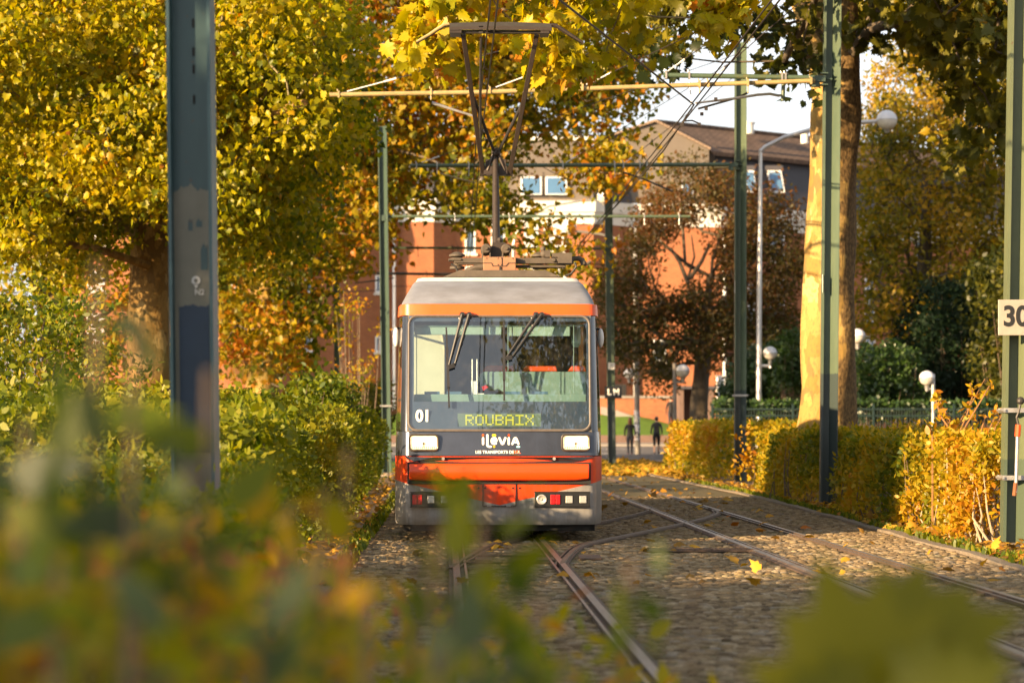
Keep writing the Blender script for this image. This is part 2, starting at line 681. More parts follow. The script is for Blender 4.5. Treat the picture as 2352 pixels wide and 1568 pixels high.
def ground_material(name, c1, c2, c3, s1=1.5, s2=18, bmp=.5, rough=.95):
    m, nt, n, l, b = newmat(name)
    a = noise(n, l, s1, 5, .65)
    d = noise(n, l, s2, 6, .7)
    r = ramp(n, [(.35, c1), (.6, c2)])
    l.new(a.outputs[0], r.inputs[0])
    r2 = ramp(n, [(.42, (0, 0, 0)), (.62, (1, 1, 1))])
    l.new(d.outputs[0], r2.inputs[0])
    c = mix(n, l, r2.outputs[0], r.outputs[0], c3)
    l.new(c, b.inputs['Base Color'])
    b.inputs['Roughness'].default_value = rough
    b.inputs['Specular IOR Level'].default_value = .2
    bump(n, l, b, d.outputs[0], bmp, .03)
    return m


M_SOIL = ground_material('leafy_soil', (.09, .065, .045), (.13, .09, .05), (.20, .13, .07), 1.2, 22)
M_ASPH = ground_material('road_asphalt', (.10, .095, .095), (.125, .12, .118), (.15, .145, .14), .8, 60, .2, .8)
M_PAVE = ground_material('grey_pavement', (.19, .175, .16), (.23, .21, .19), (.27, .24, .21), .6, 30, .2, .85)
M_LAWN = ground_material('lawn_grass', (.06, .13, .015), (.09, .18, .02), (.13, .20, .03), .8, 12, .8)
M_GROUT = ground_material('cobble_joints', (.12, .092, .06), (.16, .12, .075), (.09, .095, .04), .9, 14, .6)
M_KERB = ground_material('kerb_stone', (.19, .16, .12), (.25, .20, .15), (.15, .13, .10), 2, 25, .4, .85)
M_WALLSTONE = ground_material('low_wall_stone', (.10, .065, .05), (.14, .085, .065), (.17, .12, .10), 2, 20, .3)

sheet('ground', [(-900, -300, -.06), (900, -300, -.06), (900, 1600, -.06), (-900, 1600, -.06)], M_SOIL)
sheet('verge', [(4.72, -5, 0.01), (9, -5, .03), (9, 99, .03), (2.55, 99, .01), (4.55, 46, .01)], M_SOIL)


def trackx(Y):
    return -.15 - .026 * (Y - 28)


def trackx2(Y):
    return 2.97 - .028 * (Y - 29)


def kerbx(Y):
    return 4.62 - .002 * (Y - 29) if Y < 46 else 4.59 - .035 * (Y - 46)


Ys = [-4, 10, 20, 30, 46, 60, 80, 97]
mb = MB()
mb.loft([[(trackx(Y) - 1.5, Y, 0) for Y in Ys], [(kerbx(Y), Y, 0) for Y in Ys]], 0, False)
tag(mb.build('cobbled_track_bed', M_GROUT), kind='structure')
mb = MB()
rings = []
for Y in np.linspace(-4, 97, 60):
    x = kerbx(Y) + .012 * math.sin(Y * 2.1)
    h = .035 + .012 * math.sin(Y * 1.3)
    rings.append([(x, Y, -.05), (x + .01, Y, h), (x + .14, Y, h + .006), (x + .15, Y, -.05)])
mb.loft(rings, 0, False)
tag(mb.build('kerb', M_KERB), kind='structure')
mb = MB()
rings = []
for Y in np.linspace(4, 70, 50):
    x = trackx(Y) - 1.52
    rings.append([(x, Y, -.05), (x - .01, Y, .03 + .008 * math.sin(Y * 3)), (x - .26, Y, .035), (x - .27, Y, -.05)])
mb.loft([r[::-1] for r in rings], 0, False)
tag(mb.build('kerb', M_KERB), kind='structure')

# far street behind the tram: grass strip, carriageway with markings, pavement, low wall and sloping lawn
sheet('grass_strip', [(-12, 72, -.02), (4.0, 72, .012), (3.0, 98.5, .02), (-40, 98.5, .02)], M_LAWN)
sheet('road', [(-200, 98.5, .0), (200, 98.5, .0), (200, 138, .33), (-200, 138, .33)], M_ASPH)
M_LINE = mat('worn_road_paint', (.62, .60, .56), .7, 0, .3, 8)
mb = MB()
for (x0, x1, Y) in ((-30, 4.6, 115.5), (4.4, 6.4, 128.5), (8.2, 11, 128.5), (-2, .6, 128.5)):
    z0 = (Y - 98.5) / 39.5 * .33 + .006
    mb.add([(x0, Y, z0), (x1, Y, z0), (x1, Y + 1.0, z0 + .0085), (x0, Y + 1.0, z0 + .0085)], [(0, 1, 2, 3)])
tag(mb.build('road_marking', M_LINE), kind='structure')
mb = MB()
mb.add([(-200, 138, .2), (200, 138, .2), (200, 138, .46), (-200, 138, .46), (200, 146.2, .5), (-200, 146.2, .5)], [(0, 1, 2, 3), (3, 2, 4, 5)])
tag(mb.build('pavement', M_PAVE), kind='structure')
mb = MB()
mb.b2((-60, 146, .3), (13.5, 146.35, .94))
tag(mb.build('garden_wall', M_WALLSTONE, bevel=.02), 'low dark stone wall edging the sloping lawn behind the two walkers', 'wall')
mb = MB()
rings = []
for i, Y in enumerate(np.linspace(146.35, 153.5, 8)):
    t = i / 7
    rings.append([(x, Y, .9 + t * (1.35 if x < 7.5 else 1.35 - .75 * min(1, (x - 7.5) / 3)) + .05 * math.sin(x + i)) for x in np.linspace(-60, 13.5, 60)])
mb.loft(rings, 0, False)
tag(mb.build('lawn', M_LAWN, smooth=True), kind='structure')
sheet('forecourt', [(-200, 153, .5), (200, 153, .5), (200, 260, .6), (-200, 260, .6)], M_PAVE)

# ------------------------------------------------------------------ rails
M_RAIL = mat('worn_rail_steel', (.30, .255, .215), .42, .8, .35, 12, stretch=(6, .4, 1))
M_RAILSIDE = mat('rusty_rail_flank', (.10, .065, .045), .8, .1, .4, 12)


M_RAILX = mat('dull_rail_steel', (.17, .125, .09), .6, .5, .35, 12)


def interp_path(pts, step=.6):
    pts = np.array(pts, float)
    n = len(pts)
    if n == 2:
        k = max(2, int(np.linalg.norm(pts[1] - pts[0]) / step))
        return [tuple(pts[0] + (pts[1] - pts[0]) * t) for t in np.linspace(0, 1, k)]
    out = []
    for i in range(n - 1):
        p0, p1, p2, p3 = pts[max(i - 1, 0)], pts[i], pts[i + 1], pts[min(i + 2, n - 1)]
        k = max(2, int(np.linalg.norm(p2 - p1) / step))
        for t in np.linspace(0, 1, k, endpoint=(i == n - 2)):
            out.append(tuple(.5 * ((2 * p1) + (-p0 + p2) * t + (2 * p0 - 5 * p1 + 4 * p2 - p3) * t * t + (-p0 + 3 * p1 - 3 * p2 + p3) * t ** 3)))
    return out


RAILS = []


def rail(path, side, label, wide=1.0):
    path = interp_path(path)
    RAILS.append(np.array(path))
    prof = [(-.075, .0, 1), (-.07, .012, 1), (-.036, .016, 0), (-.030, .030, 0), (.030, .032, 0), (.034, .004, 1), (.070, .004, 1), (.073, .026, 0), (.094, .026, 0), (.097, .0, 1)]
    vs, fs, ms = [], [], []
    n = len(prof)
    for i, p in enumerate(path):
        a = np.array(path[max(i - 1, 0)])
        b = np.array(path[min(i + 1, len(path) - 1)])
        d = (b - a) / (np.linalg.norm(b - a) + 1e-9)
        nx = np.array([d[1], -d[0]]) * side
        for q in prof:
            vs.append((p[0] + nx[0] * q[0] * wide, p[1] + nx[1] * q[0] * wide, q[1] + .006))
    mb = MB()
    mb.v = vs
    for i in range(len(path) - 1):
        for k in range(n - 1):
            f = (i * n + k, i * n + k + 1, (i + 1) * n + k + 1, (i + 1) * n + k)
            mb.f.append(f if side > 0 else f[::-1])
            mb.m.append(1 if prof[k][2] == 1 and prof[k + 1][2] == 1 else (0 if prof[k][2] == 0 and prof[k + 1][2] == 0 else 1))
    return tag(mb.build('tram_rail', [M_RAIL if wide == 1.0 else M_RAILX, M_RAILSIDE]), label, 'rail', 'grooved rails in the cobbles')


rail([(trackx(2) - .5, 2), (trackx(60) - .5, 60)], 1, 'straight grooved rail running under the left wheels of the tram')
rail([(trackx(2) + .5, 2), (trackx(60) + .5, 60)], -1, 'straight grooved rail running under the right wheels of the tram')
rail([(trackx2(6) - .52, 6), (trackx2(60) - .52, 60), (trackx2(80) - .8, 80), (.2, 97)], 1, 'rail of the empty track nearer the tram')
rail([(trackx2(6) + .52, 6), (trackx2(60) + .52, 60), (trackx2(80) + .26, 80), (1.4, 97)], -1, 'rail of the empty track nearer the yellow hedge')
rail([(-.56, 22.5), (-.44, 24.5), (-.08, 27.9), (1.3, 34.1), (2.15, 38.6), (2.2, 41.5)], 1, 'curved crossover rail that leaves the tram left rail under its front', .75)
rail([(.47, 23.0), (.53, 24.3), (.80, 27.2), (1.46, 29.8), (2.64, 34.6), (3.15, 37.6), (3.2, 39.5)], -1, 'curved crossover rail sweeping from the tram right rail across the cobbles', .75)

# switch plates and drain gratings
mb = MB()
for (x, Y, w, d) in ((-.28, 24.2, .16, .5), (.34, 24.2, .2, .5), (.78, 24.6, .22, .7)):
    mb.box((x, Y, .02), (w, d, .02))
tag(mb.build('switch_plate', M_RAILSIDE, bevel=.004), kind='structure')
mb = MB()
mb.box((2.0, 26.0, .025), (1.15, .42, .02))
for k in range(18):
    mb.box((1.5 + k * .06, 26.0, .037), (.018, .36, .006), .35)
tag(mb.build('drain_cover', M_RAILSIDE), 'flat ribbed metal drain cover set in the cobbles between the tracks', 'drain cover')
mb = MB()
mb.box((-.1, 24.9, .02), (.8, .05, .018))
mb.box((-.1, 23.6, .02), (.9, .05, .018))
tag(mb.build('switch_rod', M_RAILSIDE), kind='structure')

# ------------------------------------------------------------------ cobbles
m, nt, n, l, b = newmat('cobble_stones')
a = n.new('ShaderNodeAttribute'); a.attribute_name = 'hue'
r = ramp(n, [(0, (.11, .08, .048)), (.35, (.20, .145, .082)), (.7, (.27, .20, .112)), (.9, (.33, .26, .165)), (1, (.22, .19, .15))])
l.new(a.outputs['Fac'], r.inputs[0])
t = noise(n, l, .9, 4, .6)
moss = ramp(n, [(.56, (0, 0, 0)), (.68, (1, 1, 1))])
l.new(t.outputs[0], moss.inputs[0])
t2 = noise(n, l, 40, 4, .7)
c = mix(n, l, mth(n, l, 'MULTIPLY', moss.outputs[0], .55), r.outputs[0], (.09, .10, .03))
sp = ramp(n, [(.3, (.6, .6, .6)), (.7, (1.1, 1.1, 1.1))]); l.new(t2.outputs[0], sp.inputs[0])
mx = n.new('ShaderNodeMix'); mx.data_type = 'RGBA'; mx.blend_type = 'MULTIPLY'; mx.inputs[0].default_value = 1
l.new(c, mx.inputs[6]); l.new(sp.outputs[0], mx.inputs[7]); l.new(mx.outputs[2], b.inputs['Base Color'])
b.inputs['Roughness'].default_value = .9
b.inputs['Specular IOR Level'].default_value = .15
bump(n, l, b, t2.outputs[0], .35, .006)
M_COB = m
gy = np.arange(10.5, 47, .078)
cx, cy = [], []
for j, Y in enumerate(gy):
    xs = np.arange(trackx(Y) - 1.46, kerbx(Y) - .05, .094) + (.047 if j % 2 else 0)
    cx.append(xs); cy.append(np.full(len(xs), Y))
cx = np.concatenate(cx); cy = np.concatenate(cy)
cx += rng.normal(0, .013, len(cx)); cy += rng.normal(0, .011, len(cx))
keep = np.ones(len(cx), bool)
for R in RAILS:
    for i in range(len(R)):
        keep &= (cx - R[i, 0]) ** 2 + ((cy - R[i, 1]) * .3) ** 2 > .115 ** 2
keep &= ~((abs(cx - 2.0) < .62) & (abs(cy - 26) < .26))
cx, cy = cx[keep], cy[keep]
N = len(cx)
ang = np.arange(7) / 7 * 2 * math.pi
sx = rng.uniform(.036, .053, N); sy = rng.uniform(.030, .044, N); hh = rng.uniform(.005, .016, N) + .010 * (rng.uniform(size=N) > .9); rot = rng.uniform(-.3, .3, N)
rr = 1 + rng.normal(0, .10, (N, 7))
def ring(f, z):
    x = np.cos(ang)[None] * sx[:, None] * rr * f; y = np.sin(ang)[None] * sy[:, None] * rr * f
    return np.stack([cx[:, None] + x * np.cos(rot)[:, None] - y * np.sin(rot)[:, None], cy[:, None] + x * np.sin(rot)[:, None] + y * np.cos(rot)[:, None], np.broadcast_to(z[:, None], x.shape)], -1)
tops = np.stack([cx, cy, hh * 1.05], -1)[:, None]
co = np.concatenate([ring(1.0, hh * 0 - .01), ring(.93, hh * .6), ring(.6, hh * .95), tops], 1)
tr = []
for k in range(7):
    q = (k + 1) % 7
    for o in (0, 7):
        tr += [(o + k, o + q, o + q + 7), (o + k, o + q + 7, o + k + 7)]
    tr.append((14 + k, 14 + q, 21))
tr = np.array(tr)
idx = (tr[None] + (np.arange(N) * 22)[:, None, None]).reshape(-1)
ob = fastmesh('cobblestones', co.reshape(-1, 3), idx, 3, M_COB, attr=('hue', np.repeat(rng.uniform(0, 1, N), 22)), smooth=True)
tag(ob, 'worn brown cobblestones paving the tram tracks', kind='stuff')

# ------------------------------------------------------------------ tram
TX, TY = -.14, 28.0
tram = thing('tram', 'silver and orange tram with lit headlights coming head-on down the tracks', 'tram', (TX, TY, 0), math.radians(1.5))


def T(dx, dy, yl):
    """a point of the tram's own frame from its place in the plan drawing"""
    Y = TY + yl
    return Vector(((dx - 1176) / F * Y - TX + .026 * yl, yl, CZ + (HOR - dy) / F * Y))


def C1(x, y):   # drawing detail 1 to frame
    return ((1500 + x / 2.352) * .5742, (1050 + y / 2.352) * .5742)


def plan(wf, ws, y0, L=14.0):
    half = [(ws, L), (ws, y0 + 1.5), (ws, y0 + .62), (ws - .012, y0 + .5), (wf + .045, y0 + .15), (wf + .02, y0 + .085), (wf - .015, y0 + .05), (wf - .06, y0 + .032), (wf * .7, y0 + .014), (wf * .35, y0 + .004)]
    return [(-x, y) for x, y in half] + [(0, y0)] + half[::-1]


def rings(levels, L=14.0):
    return [[(x, y, z) for x, y in plan(wf, ws, y0, L)] for z, wf, ws, y0 in levels]


# paints
m, nt, n, l, b = newmat('orange_and_grey_livery')
tc = n.new('ShaderNodeTexCoord'); sp = n.new('ShaderNodeSeparateXYZ'); l.new(tc.outputs['Object'], sp.inputs[0])
ax = mth(n, l, 'ABSOLUTE', sp.outputs[0])
t = noise(n, l, 5, 5, .7)
edge = mth(n, l, 'ADD', mth(n, l, 'MULTIPLY', ax, .235), .435)
up = mth(n, l, 'GREATER_THAN', sp.outputs[2], edge)
gr = ramp(n, [(.3, (.24, .235, .225)), (.7, (.31, .30, .29))]); l.new(t.outputs[0], gr.inputs[0])
orr = ramp(n, [(.3, (.66, .045, .002)), (.7, (.72, .055, .003))]); l.new(t.outputs[0], orr.inputs[0])
c = mix(n, l, up, gr.outputs[0], orr.outputs[0])
gt = noise(n, l, 3, 6, .75, stretch=(7, 1, .9)); g2 = ramp(n, [(.46, (0, 0, 0)), (.72, (1, 1, 1))]); l.new(gt.outputs[0], g2.inputs[0])
c = mix(n, l, mth(n, l, 'MULTIPLY', g2.outputs[0], .38), c, (.10, .075, .055))
l.new(c, b.inputs['Base Color']); b.inputs['Roughness'].default_value = .36; b.inputs['Coat Weight'].default_value = .15
ms = mth(n, l, 'MULTIPLY', mth(n, l, 'SUBTRACT', 1.0, up), .12); l.new(ms, b.inputs['Metallic'])
M_LIV = m
M_ORA = mat('orange_paint', (.74, .06, .003), .34, 0, .1, 4, coat=.15)
M_ORB = mat('orange_band_paint', (.76, .10, .008), .4, 0, .1, 4, coat=.2)
M_NAVY = mat('dark_blue_grey_paint', (.05, .06, .088), .22, .3, .25, 3, coat=.5)
M_BLK = mat('black_gloss', (.018, .018, .02), .18, 0, .3, 6, coat=.4)
M_RUB = mat('grey_rubber', (.13, .11, .095), .65, 0, .3, 12)
M_SILV = mat('dusty_silver_roof', (.27, .285, .33), .40, .1, .4, 2.2, c2=(.18, .185, .205), stretch=(1, 1, 3))
M_PALE = mat('pale_roof_edge', (.78, .75, .68), .6, 0, .25, 7)
M_DUST = mat('dusty_roof_equipment', (.09, .07, .05), .75, 0, .35, 9)
M_DUST2 = mat('dusty_salmon_box', (.33, .155, .08), .7, 0, .25, 7)
M_UNDER = mat('black_underframe', (.012, .011, .01), .8, 0, .3, 8)
M_CHROME = mat('polished_pillar', (.12, .125, .135), .22, .9, .2, 4)
M_TEAL = mat('teal_cab_lining', (.17, .25, .215), .6, 0, .12, 4)
M_TEALD = mat('dark_cab_lining', (.06, .135, .22), .7, 0, .3, 3)
M_CREAM = mat('cream_cab_panel', (.50, .47, .34), .6, 0, .1, 4)
M_BLIND = mat('pale_green_blind', (.25, .34, .285), .7, 0, .12, 6)
M_HEADREST = mat('orange_seat_cover', (.66, .07, .006), .6, 0, .2, 8)
M_WHITEP = mat('white_lettering', (.85, .84, .82), .5, 0, .04, 8)


def glassmat(name, tint=(.80, .92, .95), ior=1.5, rough=.0, dirt=.05):
    m, nt, n, l, b = newmat(name)
    n.remove(b)
    out = n['Material Output']
    tr = n.new('ShaderNodeBsdfTransparent'); tr.inputs[0].default_value = (*tint, 1)
    g = n.new('ShaderNodeBsdfGlossy'); g.inputs['Roughness'].default_value = rough
    fr = n.new('ShaderNodeFresnel'); ge = n.new('ShaderNodeNewGeometry')
    l.new(mth(n, l, 'ADD', ior, mth(n, l, 'MULTIPLY', ge.outputs['Backfacing'], 1 / ior - ior)), fr.inputs[0])
    df = n.new('ShaderNodeBsdfDiffuse'); df.inputs[0].default_value = (.5, .48, .42, 1)
    t = noise(n, l, 9, 6, .75)
    rp = ramp(n, [(.45, (0, 0, 0)), (.8, (1, 1, 1))]); l.new(t.outputs[0], rp.inputs[0])
    m1 = n.new('ShaderNodeMixShader'); l.new(mth(n, l, 'MULTIPLY', rp.outputs[0], dirt), m1.inputs[0]); l.new(tr.outputs[0], m1.inputs[1]); l.new(df.outputs[0], m1.inputs[2])
    m2 = n.new('ShaderNodeMixShader'); l.new(mth(n, l, 'ADD', mth(n, l, 'MULTIPLY', fr.outputs[0], 1.0), .0), m2.inputs[0]); l.new(m1.outputs[0], m2.inputs[1]); l.new(g.outputs[0], m2.inputs[2])
    l.new(m2.outputs[0], out.inputs[0])
    return m


M_GLASS = glassmat('windscreen_glass', ior=2.3)
M_SGLASS = mat('dark_side_glass', (.02, .025, .03), .04, 0, .2, 3, coat=.5)

# lower nose and skirt
mb = MB(); mb.loft(rings([(.21, 1.055, 1.195, .07), (.24, 1.07, 1.2, .04), (.33, 1.075, 1.2, .012), (.69, 1.075, 1.2, .0), (.99, 1.075, 1.2, .0)]), 0, False)
mb.add([(-1.2, 14, .21), (1.2, 14, .21), (1.2, 14, .99), (-1.2, 14, .99)], [(0, 1, 2, 3)])
low = mb.build('lower_nose_panel', M_LIV, tram, smooth=True)
# shut lines of the coupler hatch
mb = MB()
for x0, z0, x1, z1 in ((-.19, .425, -.19, .685), (.185, .425, .185, .685), (-.19, .425, .185, .425)):
    mb.beam((x0, -.002, z0), (x1, -.002, z1), .012, .012)
for x in (-.24, -.165, .15, .225): mb.lathe((x, -.002, .63), [(.011, -.004), (.011, .004)], 10, 0, 'Y')
h = mb.build('coupler_hatch', M_BLK, tram)
for x in (-.12, .10):
    mb = MB(); mb.box((x, -.012, .428), (.05, .02, .01)); mb.build('hinge', M_GALV, h)
# black lens shaped strip below the seam, bumper
mb = MB()
fr = [T(913 + 15, 1048, 0)] + [T(x, 1049 - 0, -.0) for x in (1000, 1148, 1290)] + [T(1370, 1048, 0), T(1335, 1058, 0), T(1290, 1062, 0), T(1148, 1064, 0), T(1010, 1063, 0), T(950, 1059, 0)]
mb.prism([(p.x, -.012 + .035 * (p.x / 1.05) ** 4, p.z) for p in fr], (0, .03, 0))
st = mb.build('trim_strip', M_BLK, tram)
for dx in (1018, 1273):
    mb = MB(); mb.lathe((T(dx, 1053, 0).x, -.018, T(0, 1053, 0).z), [(.018, -.004), (.018, .01)], 12, 0, 'Y')
    mb.build('screw', M_GALV, st)
mb = MB()
a, b_ = T(940, 1106, 0), T(1353, 1063, 0)
prof = []
for i, x in enumerate(np.linspace(a.x, b_.x, 14)):
    bow = .03 * (x / 1.03) ** 2
    e = .012 if i in (0, 13) else 0
    prof.append([(x, -.085 + bow, a.z + .02 + e), (x, -.11 + bow, a.z + .06), (x, -.11 + bow, b_.z - .05), (x, -.08 + bow, b_.z - .008), (x, .04, b_.z - e), (x, .04, a.z + e)])
mb.loft(prof, 0, True, True)
bumper = mb.build('bumper', M_ORA, tram, smooth=True, bevel=.012)
mb = MB(); mb.b2((a.x - .02, -.012, a.z - .025), (b_.x + .02, .03, b_.z + .01))
mb.build('bumper_gap', M_UNDER, bumper)
# dark belt with headlights
mb = MB(); mb.loft(rings([(.99, 1.07, 1.195, .012), (1.0, 1.085, 1.195, .0), (1.27, 1.08, 1.19, .03), (1.285, 1.05, 1.18, .05)]), 0, False)
belt = mb.build('headlight_panel', M_NAVY, tram, smooth=True)
m, nt, n, l, b = newmat('lit_headlamp')
t = noise(n, l, 26, 3, .6); r = ramp(n, [(.36, (.25, .25, .25)), (.56, (1, 1, 1))]); l.new(t.outputs[0], r.inputs[0])
tc = n.new('ShaderNodeTexCoord'); sp = n.new('ShaderNodeSeparateXYZ'); l.new(tc.outputs['Generated'], sp.inputs[0])
st_ = mth(n, l, 'MULTIPLY', mth(n, l, 'ADD', r.outputs[0], mth(n, l, 'MULTIPLY', sp.outputs[2], .5)), .36)
b.inputs['Base Color'].default_value = (.8, .7, .5, 1); b.inputs['Emission Color'].default_value = (1, .66, .30, 1); l.new(st_, b.inputs['Emission Strength'])
M_LENS = m
M_LAMPD = mat('lamp_bezel', (.10, .085, .07), .3, .4, .3, 9)
for x0, x1 in ((938, 1008), (1289, 1356)):
    p, q = T(x0, 1036, 0), T(x1, 996, 0)
    mb = MB()
    def rr(p, q, y, rad, k=4):
        pts = []
        for cx_, cz_, a0 in ((q.x - rad, q.z - rad, 0), (p.x + rad, q.z - rad, 90), (p.x + rad, p.z + rad, 180), (q.x - rad, p.z + rad, 270)):
            for i in range(k + 1):
                an = math.radians(a0 + 90 * i / k)
                pts.append((cx_ + rad * math.cos(an), y, cz_ + rad * math.sin(an)))
        return pts
    i1 = Vector((.018, 0, .018))
    R = [rr(p, q, .05, .045), rr(p, q, -.004, .045), rr(p + i1 * .5, q - i1 * .5, -.012, .042), rr(p + i1, q - i1, -.006, .036), rr(p + i1 * 1.3, q - i1 * 1.3, .03, .033)]
    mb.loft(R, 0)
    hl = mb.build('headlight', M_LAMPD, tram, smooth=True)
    mb = MB(); i2 = i1 * 1.3
    mb.prism(rr(p + i2, q - i2, .012, .03), (0, .01, 0))
    mb.build('lens', M_LENS, hl)
    mb = MB(); cxm = (p.x + q.x) / 2; czm = (p.z + q.z) / 2 - .01
    mb.sphere((cxm, .008, czm), .013, 10); mb.box((cxm, .008, czm - .02), (.006, .006, .04))
    for k in range(12): mb.box((p.x + .05 + k * (q.x - p.x - .1) / 11, .01, p.z + .04), (.004, .004, .02 + .006 * (k % 3)))
    mb.build('bulb', M_LAMPD, hl)
# logo
LG = (1106, 1043)
def CL(x, y):  # logo drawing detail
    return T((1850 + x / 7.84) * .5742, (1700 + y / 7.84) * .5742, 0)
def stroke(mb, pts, w, y=-.004):
    pts = [CL(*p) for p in pts]
    yy = lambda z: .0 + .11 * (z - 1.0) + y
    k = w / 7.84 * .5742 / 202
    P2 = []
    for i in range(len(pts) - 1):
        a, b = pts[i], pts[i + 1]
        d = Vector((b.x - a.x, 0, b.z - a.z)).normalized(); nn = Vector((-d.z, 0, d.x)) * k
        mb.add([(q.x, yy(q.z), q.z) for q in (a + nn, a - nn, b - nn, b + nn)], [(0, 1, 2, 3)])
    for a in pts:
        mb.add([(a.x + k * math.cos(t * math.pi / 8), yy(a.z) - .0004, a.z + k * math.sin(t * math.pi / 8)) for t in range(16)], [tuple(range(16))])
mb = MB(); w = 35
stroke(mb, [(646, 405), (646, 588)], w)
stroke(mb, [(780, 312), (780, 630), (800, 660), (835, 672), (885, 672)], w)
stroke(mb, [(925, 492), (1065, 492), (1060, 440), (1030, 408), (988, 400), (945, 415), (918, 455), (914, 500), (925, 545), (955, 575), (1000, 585), (1050, 568)], 33)
stroke(mb, [(1160, 402), (1232, 570), (1255, 582), (1278, 570), (1346, 402)], w)
stroke(mb, [(1452, 405), (1452, 588)], w)
stroke(mb, [(1565, 586), (1630, 420), (1660, 402), (1690, 420), (1755, 586)], w)
stroke(mb, [(1600, 536), (1720, 536)], 28)
lg = mb.build('operator_logo', M_WHITEP, belt)
for nm, pts, w, c in (('logo_dot', [(645, 311), (645.1, 311)], 38, (.85, .13, .02)), ('logo_dot', [(955, 312), (1025, 312)], 31, (.85, .70, .01)), ('logo_dot', [(1452, 311), (1452.1, 311)], 38, (.85, .13, .02)),
                      ('logo_dot', [(990, 671), (990.1, 671)], 38, (.85, .60, .01)), ('logo_dot', [(1718, 675), (1782, 675)], 30, (.30, .66, .80))):
    mb = MB(); stroke(mb, pts, w)
    mb.build(nm, mat('logo_paint', c, .5, 0, .03, 5), belt)
p0, p1 = CL(600, 845), CL(1605, 845)
text_part('slogan_text', 'LES TRANSPORTS DE LA', .047, ((p0.x + p1.x) / 2, -.003, p0.z), M_WHITEP, belt, .001, .0012, 1.0)
p0, p1 = CL(1632, 845), CL(1800, 845)
text_part('slogan_text', 'MEL', .047, ((p0.x + p1.x) / 2, -.003, p0.z), mat('slogan_orange', (.8, .12, .02), .5, 0, .03, 5), belt, .001, .0012, 1.0)

# windscreen opening
yw = lambda z: .03 + (z - 1.275) * .165
WX = 1.035
Z0, Z1 = 1.285, 2.595
# corner pillars and body sides (everything at this height but the windscreen)
mb = MB()
for s in (1, -1):
    R = []
    for z, wf, ws, y0 in ((1.275, 1.085, 1.19, .03), (1.6, 1.08, 1.185, .084), (2.0, 1.075, 1.175, .15), (2.61, 1.065, 1.155, .25)):
        pl = [q for q in plan(wf, ws, y0) if q[0] > .9]
        pl = [(1.0, y0 + .05)] + [q for q in reversed(pl)][::-1] if False else pl
        R.append([(s * x, y, z) for x, y in pl])
    k = len(R[0])
    for part in ([r[k - 7:] if False else r for r in R],):
        pass
    front = [[q for q in r if q[1] < r_y + .20] for r, r_y in zip(R, (.03, .084, .15, .25))]
    rear = [[q for q in r if q[1] > r_y + .45] for r, r_y in zip(R, (.03, .084, .15, .25))]
    for part in (front, rear):
        mb.loft(part if s > 0 else [r[::-1] for r in part], 0, False)
pil = mb.build('body_side', M_CHROME, tram, smooth=True)
# cab side windows
for s in (1, -1):
    mb = MB()
    def side(z, t, off=.004):
        f = (z - 1.275) / 1.335
        ws, y0, wf = 1.19 - .035 * f, .03 + .22 * f, 1.085 - .02 * f
        A = Vector((wf + .045, y0 + .15, z)); B = Vector((ws - .012, y0 + .5, z))
        q = A.lerp(B, t); nn = Vector((B.y - A.y, -(B.x - A.x), 0)).normalized()
        q += nn * off
        return (s * q.x, q.y, q.z)
    for z0, z1 in ((1.30, 1.62), (1.65, 2.42), (2.45, 2.58)):
        mb.add([side(z0, .04), side(z0, .96), side(z1, .96), side(z1, .04)], [(0, 1, 2, 3) if s > 0 else (3, 2, 1, 0)])
    mb.build('cab_side_window', M_GLASS, tram)
    mb = MB()
    for z0, z1 in ((1.275, 1.30), (1.62, 1.65), (2.42, 2.45), (2.58, 2.61)):
        mb.add([side(z0, 0, 0), side(z0, 1, 0), side(z1, 1, 0), side(z1, 0, 0)], [(0, 1, 2, 3) if s > 0 else (3, 2, 1, 0)])
    mb.build('cab_window_frame', M_BLK, tram)
    for k in range(5):
        mb = MB(); y0 = 1.1 + k * 2.5
        x = s * 1.186
        for z0, z1 in ((1.05, 2.5),):
            mb.add([(s * 1.196, y0, z0), (s * 1.196, y0 + 2.1, z0), (s * 1.163, y0 + 2.1, z1), (s * 1.163, y0, z1)], [(0, 1, 2, 3) if s > 0 else (3, 2, 1, 0)])
        mb.build('saloon_window', M_SGLASS, tram)
# glass sheet
mb = MB()
nx, nz = 12, 8
vs = []
for j in range(nz + 1):
    z = Z0 + (Z1 - Z0) * j / nz
    for i in range(nx + 1):
        x = -WX + 2 * WX * i / nx
        vs.append((x, yw(z) + .008 * (abs(x) / WX) ** 3, z))
mb.add(vs, [(j * (nx + 1) + i, j * (nx + 1) + i + 1, (j + 1) * (nx + 1) + i + 1, (j + 1) * (nx + 1) + i) for j in range(nz) for i in range(nx)])
ws = mb.build('windscreen', M_GLASS, tram, smooth=True)
# printed dark border behind the glass
ax0, ax1 = T(951, 0, .2).x, T(1347, 0, .2).x
az0, az1 = T(0, 922, .1).z, T(0, 738, .24).z
dx0, dx1 = T(1051, 0, .06).x, T(1243, 0, .06).x
dz0, dz1 = T(0, 979, .06).z, T(0, 949, .06).z
mb = MB()
def mk(x0, x1, z0, z1):
    mb.add([(x, yw(z) + .014 + .008 * (abs(x) / WX) ** 3, z) for x, z in ((x0, z0), (x1, z0), (x1, z1), (x0, z1))], [(0, 1, 2, 3)])
mk(-WX, ax0, Z0, Z1); mk(ax1, WX, Z0, Z1); mk(ax0, ax1, az1, Z1)
mk(ax0, ax1, dz1, az0); mk(ax0, dx0, Z0, dz1); mk(dx1, ax1, Z0, dz1); mk(dx0, dx1, Z0, dz0)
M_MASK = mat('dark_glass_border', (.035, .05, .085), .5, 0, .2, 3)
mb.build('glass_border', M_MASK, ws)
